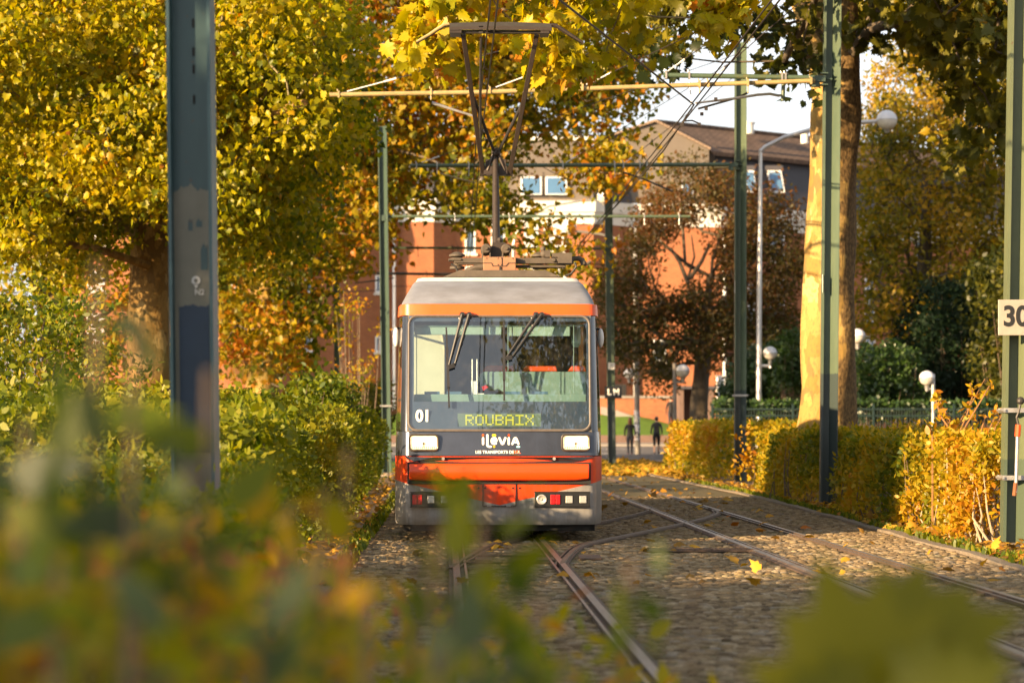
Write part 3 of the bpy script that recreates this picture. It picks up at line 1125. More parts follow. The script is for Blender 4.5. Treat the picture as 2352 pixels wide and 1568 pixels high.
# rubber gasket
mb = MB()
g = []
rad = .10
for cx_, cz_, a0 in ((WX - rad, Z1 - rad, 0), (-WX + rad, Z1 - rad, 90), (-WX + rad, Z0 + rad, 180), (WX - rad, Z0 + rad, 270)):
    for i in range(7):
        an = math.radians(a0 + 15 * i)
        x, z = cx_ + rad * math.cos(an), cz_ + rad * math.sin(an)
        g.append((x, yw(z) + .008 * (abs(x) / WX) ** 3 - .004, z))
g.append(g[0])
gg = []
for i in range(len(g) - 1):
    for t in np.linspace(0, 1, 5)[:-1]:
        q = Vector(g[i]).lerp(Vector(g[i + 1]), t)
        gg.append((q.x, yw(q.z) + .008 * (abs(q.x) / WX) ** 3 - .004, q.z))
mb.tube(gg + [gg[0]], .015, 6)
# infill between the rounded gasket and the square corners of the opening
for sx_ in (1, -1):
    for cz_, zz in ((Z1 - rad, Z1), (Z0 + rad, Z0)):
        f = [(sx_ * (WX + .02), zz + (.02 if zz == Z1 else -.02))]
        for i in range(7):
            an = math.radians(15 * i)
            f.append((sx_ * (WX - rad + rad * math.cos(an)), cz_ + (1 if zz == Z1 else -1) * rad * math.sin(an)))
        mb.add([(x, yw(z) + .024, z) for x, z in f], [tuple(range(len(f)))])
mb.build('window_gasket', M_RUB, tram, smooth=True)
# filler strips round the glass up to pillars
for s in (1, -1):
    mb = MB()
    mb.add([(s * x, yw(z) + .03 + dy_, z) for x, z, dy_ in ((WX, Z0 - .02, -.002), (1.075, Z0 - .02, .03), (1.06, Z1 + .02, .03), (WX, Z1 + .02, -.002))], [(0, 1, 2, 3) if s > 0 else (3, 2, 1, 0)])
    mb.build('pillar_trim', M_CHROME, tram)
# destination display
M_DISP = mat('display_face', (.11, .15, .115), .5, 0, .15, 6)
M_DOT = emis('display_dots', (.45, .42, .05), .10)
mb = MB(); mb.b2((dx0, yw(dz0) + .03, dz0), (dx1, yw(dz0) + .06, dz1))
dsp = mb.build('destination_display', M_DISP, tram)
FONT57 = {'R': "11110 10001 10001 11110 10100 10010 10001", 'O': "01110 10001 10001 10001 10001 10001 01110", 'U': "10001 10001 10001 10001 10001 10001 01110",
          'B': "11110 10001 10001 11110 10001 10001 11110", 'A': "01110 10001 10001 11111 10001 10001 10001", 'I': "11111 00100 00100 00100 00100 00100 11111", 'X': "10001 10001 01010 00100 01010 10001 10001"}
mb = MB()
tx0, tx1 = T(1069, 0, .06).x, T(1226, 0, .06).x
tz0, tz1 = T(0, 976, .06).z, T(0, 952, .06).z
word = "ROUBAIX"
px = (tx1 - tx0) / (len(word) * 6 - 1)
pz = (tz1 - tz0) / 7
for ci, ch in enumerate(word):
    for rj, row in enumerate(FONT57[ch].split()):
        for k, bit in enumerate(row):
            if bit == '1':
                mb.box((tx0 + (ci * 6 + k + .5) * px, yw(dz0) + .027, tz1 - (rj + .5) * pz), (px * 1.02, .004, pz * .86))
mb.build('display_text', M_DOT, dsp)
p = T(972, 956, .07)
text_part('fleet_number', '01', .185, (p.x, yw(p.z) - .003, p.z), M_WHITEP, ws, .001, .006, .92)

# roof band, roof
mb = MB(); mb.loft(rings([(2.60, 1.065, 1.155, .26), (2.605, 1.085, 1.175, .232), (2.73, 1.085, 1.165, .24), (2.737, 1.06, 1.145, .262)]), 0, False)
mb.build('roof_band', M_ORB, tram, smooth=True)
mb = MB()
L = rings([(2.735, 1.055, 1.14, .265), (2.80, 1.04, 1.115, .36), (2.90, 1.0, 1.07, .56), (3.00, .955, 1.02, .82), (3.035, .93, .995, .96)])
mb.loft(L, 0, False)
top = [(x, y, 3.035) for x, y in plan(.93, .995, .96)]
roof = mb.build('roof', M_SILV, tram, smooth=True)
mb = MB()
L = rings([(3.037, .925, .96, .965), (3.085, .90, .94, 1.12), (3.095, .87, .92, 1.2)])
mb.loft(L, 0, False)
top = L[-1]
mb.add(top, [tuple(range(len(top)))])
mb.build('roof_edge_panel', M_PALE, roof, smooth=True)  # sun on the tilted roof edge put into a whiter paint

# mirrors
for dx, dy, s in ((914, 774, -1), (1376, 776, 1)):
    c = T(dx, dy, .85)
    mb = MB(); mb.sphere((c.x + s * .02, .85, c.z), .07, 12, 0, (.55, .8, 1.65))
    mr = mb.build('mirror', M_WHITEPL, tram, smooth=True)
    mb = MB(); mb.tube([(c.x - s * .06, .92, c.z + .12), (c.x + s * .01, .86, c.z + .1)], .015, 6)
    mb.build('mirror_arm', M_BLK, mr)

# wipers
M_WIP = mat('black_wiper_metal', (.016, .016, .018), .5, 0, .3, 9)
def wip(*pts):
    out = []
    for x, y in pts:
        dx, dy = C1(x, y)
        z = T(dx, dy, .15).z
        q = T(dx, dy, yw(z))
        out.append(Vector((q.x, yw(q.z) - .05, q.z)))
    return out
for pv, jt, bl, hose in ((((820, 492), (885, 492)), ((690, 985), (748, 965)), ((671, 612), (698, 1360)), ((790, 520), (815, 640), (760, 730))),
                         (((1512, 490), (1567, 492)), ((1228, 905), (1288, 890)), ((1211, 545), (1216, 1296)), ((1470, 520), (1485, 660), (1425, 695)))):
    mb = MB()
    a = wip(pv[0], jt[0]); c = wip(pv[1], jt[1])
    for s in (a, c):
        mb.tube([s[0] + Vector((0, -.02, .0)), s[0].lerp(s[1], .35) + Vector((0, -.03, 0)), s[1]], [.022, .018, .011], 7)
        mb.lathe(s[0] + Vector((0, .02, 0)), [(.032, -.05), (.032, .03)], 10, 0, 'Y')
    mb.beam(a[1], c[1], .035, .05)
    wpr = mb.build('wiper', M_WIP, tram, smooth=True)
    q = wip(*bl)
    mb = MB(); mb.beam(q[0] + Vector((0, .02, 0)), q[1] + Vector((0, .02, 0)), .02, .03); mb.beam(q[0].lerp(q[1], .25), q[0].lerp(q[1], .75), .03, .02)
    mb.build('wiper_blade', M_WIP, wpr)
    mb = MB(); mb.tube([v + Vector((0, -.02, 0)) for v in wip(*hose)], .005, 5)
    mb.build('washer_hose', M_GALV, wpr)

# lower lamp clusters
M_BOXD = mat('lamp_box_black', (.012, .012, .012), .4, 0, .2, 9)
M_REFL = mat('ribbed_lamp_glass', (.62, .60, .55), .25, .5, .3, 60)
M_REDL = mat('red_lamp_glass', (.55, .01, .012), .2, 0, .25, 30, coat=.4)
for x0, x1, rev in ((943, 1067, True), (1228, 1355, False)):
    p, q = T(x0, 1163, 0), T(x1, 1130, 0)
    mb = MB(); mb.b2((p.x, -.012, p.z), (q.x, .05, q.z))
    for a, b_ in (((p.x - .008, -.016, p.z - .008), (q.x + .008, 0, p.z)), ((p.x - .008, -.016, q.z), (q.x + .008, 0, q.z + .008))): mb.b2(a, b_)
    cl = mb.build('lamp_cluster', M_BOXD, tram, bevel=.004)
    w = (q.x - p.x) / 4
    zc = (p.z + q.z) / 2
    slots = ['spot', 'red', 'white', 'white']
    if rev: slots = ['red', 'white', 'white', 'spot']
    for k, sl in enumerate(slots):
        x = p.x + (k + .5) * w
        mb = MB()
        if sl == 'spot':
            mb.lathe((x, -.02, zc), [(.055, .02), (.058, -.004), (.048, -.008), (.02, .004), (.001, .006)], 20, 0, 'Y')
            mb.sphere((x, -.018, zc), .012, 8)
            mb.build('spot_lamp', M_REFL, cl, smooth=True)
        elif sl == 'red':
            mb.b2((x - .055, -.026, zc - .055), (x - .003, -.012, zc + .055)); mb.b2((x + .003, -.026, zc - .055), (x + .055, -.012, zc + .055))
            mb.build('tail_lamp', M_REDL, cl, bevel=.006)
        else:
            mb.b2((x - .04, -.024, zc - .042), (x + .04, -.012, zc + .042))
            mb.build('indicator_lamp', M_REFL, cl, bevel=.006)

q = wm(tram) @ T(1188, 1046, -.03)
tag(leaves('fallen_leaf', [tuple(q)], .13, [.7], LM_YEL, 'lobed', (-.5, 0, .6)), 'single yellow leaf caught on the tram seam below the logo', 'leaf')

# underframe and wheels
mb = MB(); mb.b2((-1.1, .32, .13), (1.1, 14, .5)); mb.b2((-1.02, .2, .14), (1.04, .34, .24))
und = mb.build('underframe', M_UNDER, tram)
mb = MB()
for yy in (2.0, 3.8, 11.0):
    for s in (-1, 1):
        mb.lathe((s * .5, yy, .30), [(.05, -.06), (.29, -.06), (.29, .05), (.32, .05), (.32, .07), (.05, .07)], 20, 0, 'X')
mb.build('wheelset', M_DKST, tram, smooth=True)

# cab interior
mb = MB()
mb.b2((-1.02, 2.3, 1.0), (1.02, 2.34, 2.6)); mb.b2((-1.10, .72, 1.0), (-1.08, 2.3, 2.58)); mb.b2((1.08, .72, 1.0), (1.10, 2.3, 2.58)); mb.b2((-1.13, .3, 1.0), (-1.11, .72, 1.29)); mb.b2((1.11, .3, 1.0), (1.13, .72, 1.29))
mb.b2((-1.02, .42, 2.58), (1.02, 2.34, 2.6)); mb.b2((-1.02, .2, .98), (1.02, 2.34, 1.0))
mb.build('cab_lining', M_TEALD, tram)
def ipart(name, x0, y0, x1, y1, ya, yb, mt, parent=tram, bev=.01):
    p, q = T(x0, y1, ya), T(x1, y0, ya)
    mb = MB(); mb.b2((p.x, ya, p.z), (q.x, yb, q.z))
    return mb.build(name, mt, parent, bevel=bev)
das = ipart('dashboard', 951, 905, 1347, 923, .28, .62, M_TEAL)
mb = MB()
for x0, x1 in ((975, 1010), (1026, 1060), (1160, 1195), (1222, 1258)):
    p, q = T(x0, 905, .4), T(x1, 905, .4)
    mb.b2((p.x, .35, p.z), (q.x, .45, p.z + .03))
mb.build('air_vent', M_TEALD, das)
ipart('cab_partition', 948, 762, 1022, 912, .75, .80, M_CREAM)
ipart('roller_blind', 952, 750, 1152, 769, .40, .43, M_BLIND)
ipart('roller_blind', 1166, 749, 1310, 772, .40, .43, M_BLIND)
mb = MB(); mb.tube([T(952, 749, .4), T(1340, 747, .4)], .015, 8)
mb.build('blind_rail', M_TEAL, tram)
ipart('driver_desk', 1194, 853, 1347, 912, .9, 1.3, M_TEAL)
mb = MB()
fr = [T(1095, 868, .85), T(1110, 853, .85), T(1200, 853, .85), T(1200, 912, .85), T(1180, 905, .85), T(1110, 893, .85)]
mb.prism(fr, (0, .4, 0)); mb.build('control_console', M_TEAL, tram, bevel=.015)
for x0, x1 in ((1108, 1182), (1198, 1281), (1304, 1347)):
    p, q = T(x0, 853, 1.32), T(x1, 839, 1.32)
    mb = MB(); mb.prism([(p.x, 1.32, p.z), (q.x, 1.32, p.z), (q.x - .02, 1.32, q.z), (p.x + .05, 1.32, q.z)], (0, .12, 0))
    mb.build('seat_back', M_HEADREST, tram, bevel=.012)
for dx in (1085, 1096):
    mb = MB(); mb.tube([T(dx, 825, .7), T(dx, 908, .7)], .008, 6); mb.build('grab_pole', M_GALV, tram)
for dx, y0, y1 in ((957, 768, 905), (1158, 735, 912), (1167, 735, 912), (1318, 742, 910)):
    mb = MB(); mb.tube([T(dx, y0, .36), T(dx, y1, .36)], .005, 6); mb.build('blind_guide', M_TEAL, tram)
mb = MB(); q = [T(1082, 875, .7), T(1094, 905, .7)]
mb.b2(q[0], q[1] + Vector((0, .05, 0))); mb.b2(T(1098, 903, .6), T(1112, 909, .6) + Vector((0, .05, 0))); mb.build('document_holder', M_WHITEPL, tram)
mb = MB(); mb.prism([T(1106, 888, .72), T(1116, 884, .72), T(1122, 889, .72), T(1110, 897, .72)], (0, .02, 0)); mb.build('red_handle', M_REDL, tram)
mb = MB(); mb.lathe(T(1323, 775, .6), [(.03, -.11), (.055, -.06), (.055, .1), (.03, .15)], 10); mb.build('hanging_bag', M_BLIND, tram)

# roof equipment and pantograph
pan = MB()
def RB(x0, y0, x1, y1, ya, yb): # box on the roof
    p, q = T(x0, y1, ya), T(x1, y0, ya)
    pan.b2((p.x, ya, p.z), (q.x, yb, q.z))
fr = [T(1018, 636, 1.5), T(1058, 620, 1.5), T(1253, 620, 1.5), T(1290, 636, 1.5)]
pan.prism(fr, (0, 2.5, 0))
RB(1043, 592, 1112, 604, 2.0, 2.12); RB(1052, 605, 1112, 608, 2.02, 2.1); RB(1184, 592, 1318, 605, 2.0, 2.14); RB(1030, 594, 1060, 598, 1.98, 2.2)
RB(1184, 608, 1300, 614, 2.05, 2.2); RB(1043, 595, 1290, 602, 3.2, 3.3)
pantograph = pan.build('pantograph_base', M_DUST, tram, bevel=.006)
pan = MB(); RB(1110, 590, 1185, 627, 1.9, 2.3)
box = pan.build('salmon_drive_box', M_DUST2, pantograph, bevel=.008)
pan = MB()
for a, c in (((1110, 604), (1129, 604)), ((1129, 604), (1132, 611)), ((1132, 611), (1162, 611)), ((1162, 611), (1168, 604)), ((1168, 604), (1185, 604)), ((1153, 591), (1153, 611))):
    pan.beam(T(*a, 1.897), T(*c, 1.897), .008, .008)
for q in ((1118, 593), (1144, 593), (1152, 593), (1178, 593), (1144, 608), (1152, 608)): pan.sphere(T(*q, 1.897), .008, 6)
RB(1147, 612, 1150, 630, 1.88, 1.9)
pan.build('panel_seam', M_DKST, pantograph)
pan = MB()
for dx in (1050, 1240):
    c = T(dx, 618, 2.2)
    pan.lathe(c, [(.09, 0), (.09, .03), (.045, .04), (.045, .09), (.09, .11), (.09, .13), (.05, .14), (.10, .155), (.10, .175), (.03, .21)], 14)
pan.build('insulator', M_DUST, pantograph, smooth=True)
for dx in (1117, 1163):
    c = T(dx, 571, 2.3)
    pan = MB(); pan.lathe((c.x, c.y, c.z), [(.035, -.02), (.05, -.02), (.062, .0), (.066, .1), (.066, .4), (.05, .42)], 18, 0, 'Y')
    pan.lathe((c.x, c.y - .03, c.z), [(.018, -.03), (.022, .05)], 10, 0, 'Y')
    for s in (-.045, .045): pan.b2((c.x + s - .008, c.y, c.z - .16), (c.x + s + .008, c.y + .3, c.z - .02))
    pan.build('lift_spring', M_DUST, pantograph, smooth=True)
pan = MB()
RB(1282, 580, 1314, 604, 1.95, 2.3); RB(1268, 581, 1282, 590, 2.0, 2.2); RB(1252, 574, 1264, 590, 2.0, 2.2)
for q in (T(1250, 583, 2.05),): pan.sphere(q, .05, 10); pan.sphere(q + Vector((-.01, 0, -.08)), .04, 10); pan.sphere(q + Vector((-.015, 0, .06)), .035, 10)
pan.tube([T(1314, 594, 2.1), T(1330, 593, 2.1), T(1338, 598, 2.1), T(1341, 607, 2.1)], [.032, .032, .034, .04], 10)
pan.tube([T(1341, 606, 2.1), T(1349, 606, 2.1), T(1357, 600, 2.1)], .02, 7)
for dx in (1272, 1283, 1293): pan.lathe(T(dx, 597, 1.985), [(.025, 0), (.02, -.03)], 10, 0, 'Y')
pan.build('drive_motor', M_DUST, pantograph, smooth=True)
for pts in ([(1066, 634), (1074, 622), (1092, 615), (1110, 613)], [(1036, 606), (1046, 612), (1054, 630)], [(1320, 602), (1324, 612), (1312, 628), (1298, 634)]):
    pan = MB()
    k = [T(x, y, 1.95) for x, y in pts]
    pan.tube([k[0], k[0].lerp(k[1], .5)] + k[1:], .035 if pts[0][0] == 1066 else .014, 8)
    pan.build('roof_cable', M_DUST if pts[0][0] == 1066 else M_DKST, pantograph, smooth=True)
M_ARMP = mat('brown_pantograph_arm', (.04, .028, .021), .55, .2, .3, 8)
# lower arm, knee, upper arms, head
base, knee = T(1140, 580, 2.6), T(1138, 352, 3.3)
pan = MB(); pan.tube([base, base.lerp(knee, .5), knee], [.05, .045, .036], 10)
k2 = T(1141, 582, 2.5); pan.box(k2, (.17, .2, .16)); pan.box(T(1146, 566, 2.5), (.16, .14, .09)); pan.sphere(T(1148, 552, 2.5), .04, 8)
la = pan.build('lower_arm', M_ARMP, pantograph, smooth=True)
pan = MB(); pan.tube([T(1102, 398, 3.3), T(1178, 398, 3.3)], .035, 8)
pan.box(T(1138, 392, 3.3), (.30, .12, .10)); pan.box(T(1122, 385, 3.3), (.07, .1, .2)); pan.box(T(1156, 385, 3.3), (.07, .1, .2))
pan.tube([T(1120, 392, 3.25), T(1134, 352, 3.25)], .022, 6); pan.tube([T(1160, 392, 3.25), T(1144, 352, 3.25)], .022, 6)
pan.sphere(T(1139, 350, 3.25), .06, 10)
pan.build('knee_joint', M_ARMP, pantograph, smooth=True)
for a, c in (((1110, 400), (1064, 80)), ((1170, 400), (1233, 80))):
    pan = MB(); p, q = T(*a, 3.3), T(*c, 2.0)
    pan.beam(p, q, .058, .045, 0, (0, 1, 0)); pan.build('upper_arm', M_ARMP, pantograph, bevel=.006)
for a, c in (((1089, 226), (1134, 346)), ((1206, 226), (1147, 346))):
    pan = MB(); pan.tube([T(*a, 2.6), T(*c, 3.2)], .02, 7); pan.build('brace', M_DKST, pantograph)
pan = MB(); pan.tube([T(1105, 86, 2.0), T(1103, 200, 2.4), T(1104, 372, 3.2)], .016, 6); pan.build('guide_rod', M_DKST, pantograph)
pan = MB()
for yy, dy in ((1.86, 66), (2.14, 63)):
    pan.loft([[T(x, dy + (2 if abs(x - 1150) > 100 else 0) + s, yy + o) for s, o in ((-3, -.03), (-3, .03), (3, .03), (3, -.03))] for x in np.linspace(1032, 1268, 9)], 0, True, True)
RB(1034, 69, 1060, 76, 1.84, 2.18); RB(1242, 69, 1262, 76, 1.84, 2.18)
hd = pan.build('collector_head', M_ARMP, pantograph)
pan = MB()
for yy, dy in ((1.86, 57), (2.14, 54)):
    pan.loft([[T(x, dy + 3.2 * ((x - 1150) / 120) ** 2 + s, yy + o) for s, o in ((-3, -.025), (-3, .025), (3, .025), (3, -.025))] for x in np.linspace(1033, 1267, 13)], 0, True, True)
pan.build('carbon_strip', M_DKST, hd)
pan = MB(); pan.tube([T(1032, 74, 1.9), T(1265, 74, 1.9)], .022, 8); pan.box(T(1105, 68, 1.88), (.05, .03, .1))
pan.build('head_bar', M_DKST, hd)
for s in (0, 1):
    for yy in (1.86, 2.14):
        pan = MB()
        pts = [(1032, 56), (1020, 58), (1004, 68), (985, 81), (957, 97)] if s == 0 else [(1267, 57), (1278, 58), (1295, 69), (1318, 84), (1340, 98)]
        pan.tube([T(x, y + (yy - 1.86) * 8, yy) for x, y in pts], [.02, .02, .02, .018, .014], 8)
        pan.build('horn', M_ARM_Y if s == 0 and yy < 2 else M_ARMP, hd, smooth=True)

# ------------------------------------------------------------------ catenary poles
def hpole(label, Y, bx, by, tx, ty, w, m, d=None, name='catenary_pole', base=True, open_=False):
    d = d or w
    p0 = P(bx, by, Y); p1 = P(tx, ty, Y)
    r = thing(name, label, 'pole', (p0.x, Y, p0.z), 0, 'catenary poles along the tramway')
    H = p1.z - p0.z; L = p1.x - p0.x
    t, tw = w * .075, w * .05
    out = [(-w / 2, -d / 2), (-w / 2 + t, -d / 2), (-w / 2 + t, -tw), (w / 2 - t, -tw), (w / 2 - t, -d / 2), (w / 2, -d / 2), (w / 2, d / 2), (w / 2 - t, d / 2), (w / 2 - t, tw), (-w / 2 + t, tw), (-w / 2 + t, d / 2), (-w / 2, d / 2)]
    if open_:
        out = [(-w / 2, -d * .2), (-w / 2 + t * 1.6, -d * .2), (-w / 2 + t * 1.6, d * .2), (w * .04, d * .2), (w / 2 - t * .6, -d / 2), (w / 2, -d / 2), (w / 2, d / 2), (-w / 2, d / 2)]
    mb = MB()
    mb.loft([[(x + L * f, y, H * f) for x, y in out] for f in (0, .25, .5, .75, 1)], 0, True, True)
    r['lean'] = L / H
    mb.build('beam', m, r)
    if base:
        mb = MB(); mb.lathe((0, 0, -.08), [(w * 1.25, 0), (w * 1.2, .10), (w * .9, .13)], 12)
        mb.build('footing', M_KERB, r, bevel=.02)
    return r


def at_pole(r, z):
    return Vector((r.location.x + r['lean'] * (z - r.location.z), r.location.y, z))


def band(r, z, w, m=M_GALV):
    c = at_pole(r, z) - r.location
    mb = MB()
    for s in (-1, 1):
        mb.box((c.x, s * (w / 2 + .012), c.z), (w * 1.25, .02, .05)); mb.box((c.x + s * (w / 2 + .012), 0, c.z), (.02, w + .05, .05))
        mb.tube([(c.x + s * w * .62, -w / 2 - .05, c.z), (c.x + s * w * .62, w / 2 + .05, c.z)], .015, 6)
    return mb.build('clamp', m, r)


M_POLE_L = steel_paint('dark_teal_steel_paint', (.045, .098, .105), (.034, .075, .085))
pa = hpole('dark teal steel pole with pale repainted patch standing closest to the camera in the hedge', 15.4, 454, 1462, 412, -2200, .272, M_POLE_L)
M_PATCH = mat('beige_grey_patch', (.22, .21, .165), .6, 0, .2, 4)
M_PATCHB = mat('dark_blue_patch', (.018, .045, .09), .5, 0, .25, 3)
def patch(name, y0, y1, x0, x1, mt, ragged=.0, off=.0):
    """thin coat of another paint on the web face of the near pole"""
    f = []
    N_ = 24
    for i in range(N_ + 1):
        t = i / N_
        f.append((x0 + (x1 - x0) * t, y0 + ragged * (math.sin(9 * t + 1) + .6 * math.sin(23 * t) + .4 * math.sin(51 * t))))
    f += [(x1, y1), (x0, y1)]
    pts = []
    for dx, dy in f:
        z = PZ(dy, 15.4)
        lx = at_pole(pa, z).x - pa.location.x
        pts.append((PX(dx, 15.4) - PX(0, 15.4) * 0 - pa.location.x if False else (dx / F * 15.4) + lx, -.0175 - off, z - pa.location.z))
    mb = MB(); mb.prism(pts, (0, .003, 0))
    return mb.build(name, mt, pa)
patch('paint_patch', 432, 1130, -44, 44, M_PATCH, 6)
patch('poster_ghost', 702, 1040, -33, 36, M_PATCHB, 2, .003)
patch('paint_chip', 505, 530, -10, 0, M_POLE_L, 2, .003)
patch('paint_chip', 506, 522, 8, 22, M_POLE_L, 3, .003)
patch('paint_chip', 565, 620, 18, 34, M_POLE_L, 5, .003)
for dy in (45, 110, 150, 220):
    patch('rust_streak', dy, dy + 20, 4, 9, M_UNDER, 1, .002)
z = PZ(672, 15.4); c0 = at_pole(pa, z) - pa.location
text_part('stencil_number', 'N2', .048, (c0.x + .04, -.026, c0.z), M_WHITEPL, pa, .001, .001)
mb = MB(); z = PZ(645, 15.4); c0 = at_pole(pa, z) - pa.location
mb.loft([[(c0.x + .018 + r_ * math.cos(a), -.025, c0.z + r_ * math.sin(a) * 1.05) for a in np.linspace(0, 2 * math.pi, 20)[:-1]] for r_ in (.013, .027)], 0)
mb.prism([(c0.x + .0, -.025, c0.z - .02), (c0.x + .018, -.025, c0.z - .05), (c0.x + .036, -.025, c0.z - .02)], (0, .003, 0))
mb.build('stencil_pin', M_WHITEPL, pa)
mb = MB(); c0 = at_pole(pa, PZ(1010, 15.4)) - pa.location
mb.box((c0.x + .045, -.03, c0.z), (.006, .006, .1)); mb.build('tie_strip', M_GALV, pa)

pb = hpole('dark green pole between the orange foliage and the tram left side', 70.7, 889, 1089, 878, 290, .26, M_POLE, open_=True)
pc = hpole('green pole right behind the tram carrying the black letter plate', 86.0, 1406, 1070, 1397, 430, .27, M_POLE_LOW)
pd = hpole('tall green pole rising from the yellow hedge against the sky', 58.7, 1700, 1110, 1701, 97, .27, M_POLE_LOW, open_=True)
pe = hpole('green pole in front of the sunlit plane trunk with two cross arms', 41.2, 1902, 1163, 1915, -346, .27, M_POLE_LOW, open_=True)
pf = hpole('yellowed green pole behind the speed board, with clamps and hanging switch iron', 27.2, 2331, 1256, 2366, -1000, .285, M_POLE_R, open_=True)
pg = hpole('thin dark pole half hidden in the orange leaves left of the brick wall', 96.6, 778, 1061, 771, 470, .25, M_POLE)
band(pb, PZ(932, 70.7), .26); band(pd, PZ(908, 58.7), .27); band(pf, PZ(942, 27.2), .285); band(pf, PZ(1096, 27.2), .285)
for r, dy, dx in ((pe, 652, -13), (pd, 660, -13)):
    z = PZ(dy, r.location.y); c0 = at_pole(r, z) - r.location
    mb = MB(); mb.box((c0.x - .138, -.1, c0.z), (.004, .05, .3)); mb.build('white_tag', M_WHITEPL, r)


# cross arms: each is a part of the pole that carries it
def armpart(pole, name, pts, rad, mt, n=10, parent=None):
    mb = MB(); mb.tube(pts, rad, n)
    return mb.build(name, mt, parent or pole, world=True, smooth=True)


def clampring(arm, c, rad, mt=M_GALV, drop=0.0):
    mb = MB(); c = Vector(c)
    mb.box(c, (.03, rad * 2.6, rad * 3.0)); mb.tube([c + Vector((-.02, 0, rad * 1.5)), c + Vector((-.02, 0, rad * 2.4))], .012, 6)
    if drop: mb.tube([c, c - Vector((0, 0, drop))], .012, 6)
    return mb.build('clamp_ring', mt, arm, world=True)


def root_bracket(pole, c, w=.16):
    mb = MB(); c = Vector(c)
    mb.box(c, (w, .16, .10)); mb.box(c + Vector((-.08, 0, -.05)), (.12, .12, .16)); mb.box(c + Vector((.06, 0, .09)), (.12, .2, .02)); mb.box(c + Vector((.06, 0, -.10)), (.12, .2, .02))
    mb.tube([c + Vector((-.1, 0, 0)), c + Vector((.2, 0, .0))], .02, 6)
    return mb.build('arm_bracket', M_POLE, pole, world=True)


YE = 41.2
a1 = armpart(pe, 'cross_arm', [P(1524, 173, YE), P(1874, 179, YE)], .042, M_ARM_G)
a2 = armpart(pe, 'cross_arm', [P(757, 218, YE - .3), P(1100, 212, YE - .3), P(1872, 186, YE - .2)], .038, M_ARM_Y)
root_bracket(pe, P(1884, 182, YE - .1))
armpart(pe, 'drop_tube', [P(1800, 176, YE), P(1798, 232, YE)], .034, M_ARM_G)
for dx, dy in ((1530, 173), (1583, 174), (1796, 177), (1804, 177)): clampring(a1, P(dx, dy, YE), .042)
for dx, dr in ((778, 0), (990, .13), (1125, .05), (1338, 0), (1607, .16), (1627, 0), (1718, .17), (1863, 0)):
    yy = 218 + (dx - 757) * -.0287
    clampring(a2, P(dx, yy, YE - .3), .038, M_ARM_Y, dr)
armpart(pe, 'registration_arm', [P(1795, 219, YE), P(1788, 220, YE - .1), P(1768, 216, YE - .4), P(1740, 218, YE - .6), P(1690, 226, YE - 1), P(1598, 237, YE - 1.5)], [.02, .024, .024, .024, .022, .016], M_GALV, 8)
armpart(pe, 'registration_arm', [P(1718, 213, YE), P(1690, 226, YE - .4), P(1640, 240, YE - .8), P(1604, 250, YE - 1)], .018, M_DKST, 8)
armpart(pe, 'registration_arm', [P(992, 236, YE), P(1040, 252, YE), P(1086, 266, YE)], [.026, .022, .016], M_GALV, 8)
armpart(pe, 'drop_rod', [P(1583, 178, YE), P(1588, 240, YE)], .012, M_GALV, 6)
YD = 58.7
a3 = armpart(pd, 'cross_arm', [P(942, 381, YD), P(1676, 378, YD)], .048, M_ARM_G)
root_bracket(pd, P(1687, 379, YD))
armpart(pd, 'arm_sleeve', [P(1640, 385, YD), P(1684, 384, YD)], .03, M_ARM_Y)
for dx, dr in ((957, 0), (1004, .2), (1077, .25), (1293, 0), (1412, .3), (1432, 0), (1470, .1), (1486, .3)): clampring(a3, P(dx, 381 - (dx - 942) * .004, YD), .048, M_GALV, dr)
armpart(pd, 'registration_arm', [P(1010, 398, YD), P(1060, 412, YD), P(1092, 420, YD)], .02, M_ARM_Y, 8)
armpart(pd, 'registration_arm', [P(1432, 396, YD), P(1480, 412, YD), P(1545, 440, YD)], .022, M_DKST, 8)
YB = 70.7
a4 = armpart(pb, 'cross_arm', [P(893, 497, YB), P(1586, 497, YB)], .04, M_ARM_G)
root_bracket(pb, P(888, 497, YB))
for dx in (1045, 1170, 1300, 1360, 1480, 1560): clampring(a4, P(dx, 497, YB), .04, M_GALV, .12 if dx % 20 else .25)
YC = 86.0
a5 = armpart(pc, 'cross_arm', [P(900, 569, YC), P(1390, 571, YC)], .045, M_ARM_G)
root_bracket(pc, P(1394, 571, YC))
for dx in (960, 1040, 1052, 1180, 1290): clampring(a5, P(dx, 570, YC), .045, M_DKST, .3 if dx < 1060 else 0)
YG = 96.6
a6 = armpart(pg, 'cross_arm', [P(640, 624, YG), P(1100, 631, YG)], .055, M_DKST)
for dx in (690, 806, 815, 890, 980): clampring(a6, P(dx, 627, YG), .055, M_DKST, .3)
armpart(pg, 'registration_arm', [P(815, 650, YG), P(850, 646, YG), P(905, 638, YG)], .03, M_DKST, 6)


# wires
def wire(name, label, pts, rad, group, sag=0.0, mt=M_CU, n=5):
    pts = [Vector(p) for p in pts]
    out = []
    for i in range(len(pts) - 1):
        for k in range(8):
            t = k / 8
            q = pts[i].lerp(pts[i + 1], t); q.z -= sag * 4 * t * (1 - t)
            out.append(q)
    out.append(pts[-1])
    mb = MB(); mb.tube(out, rad, n)
    return tag(mb.build(name, mt), label, 'wire', group)


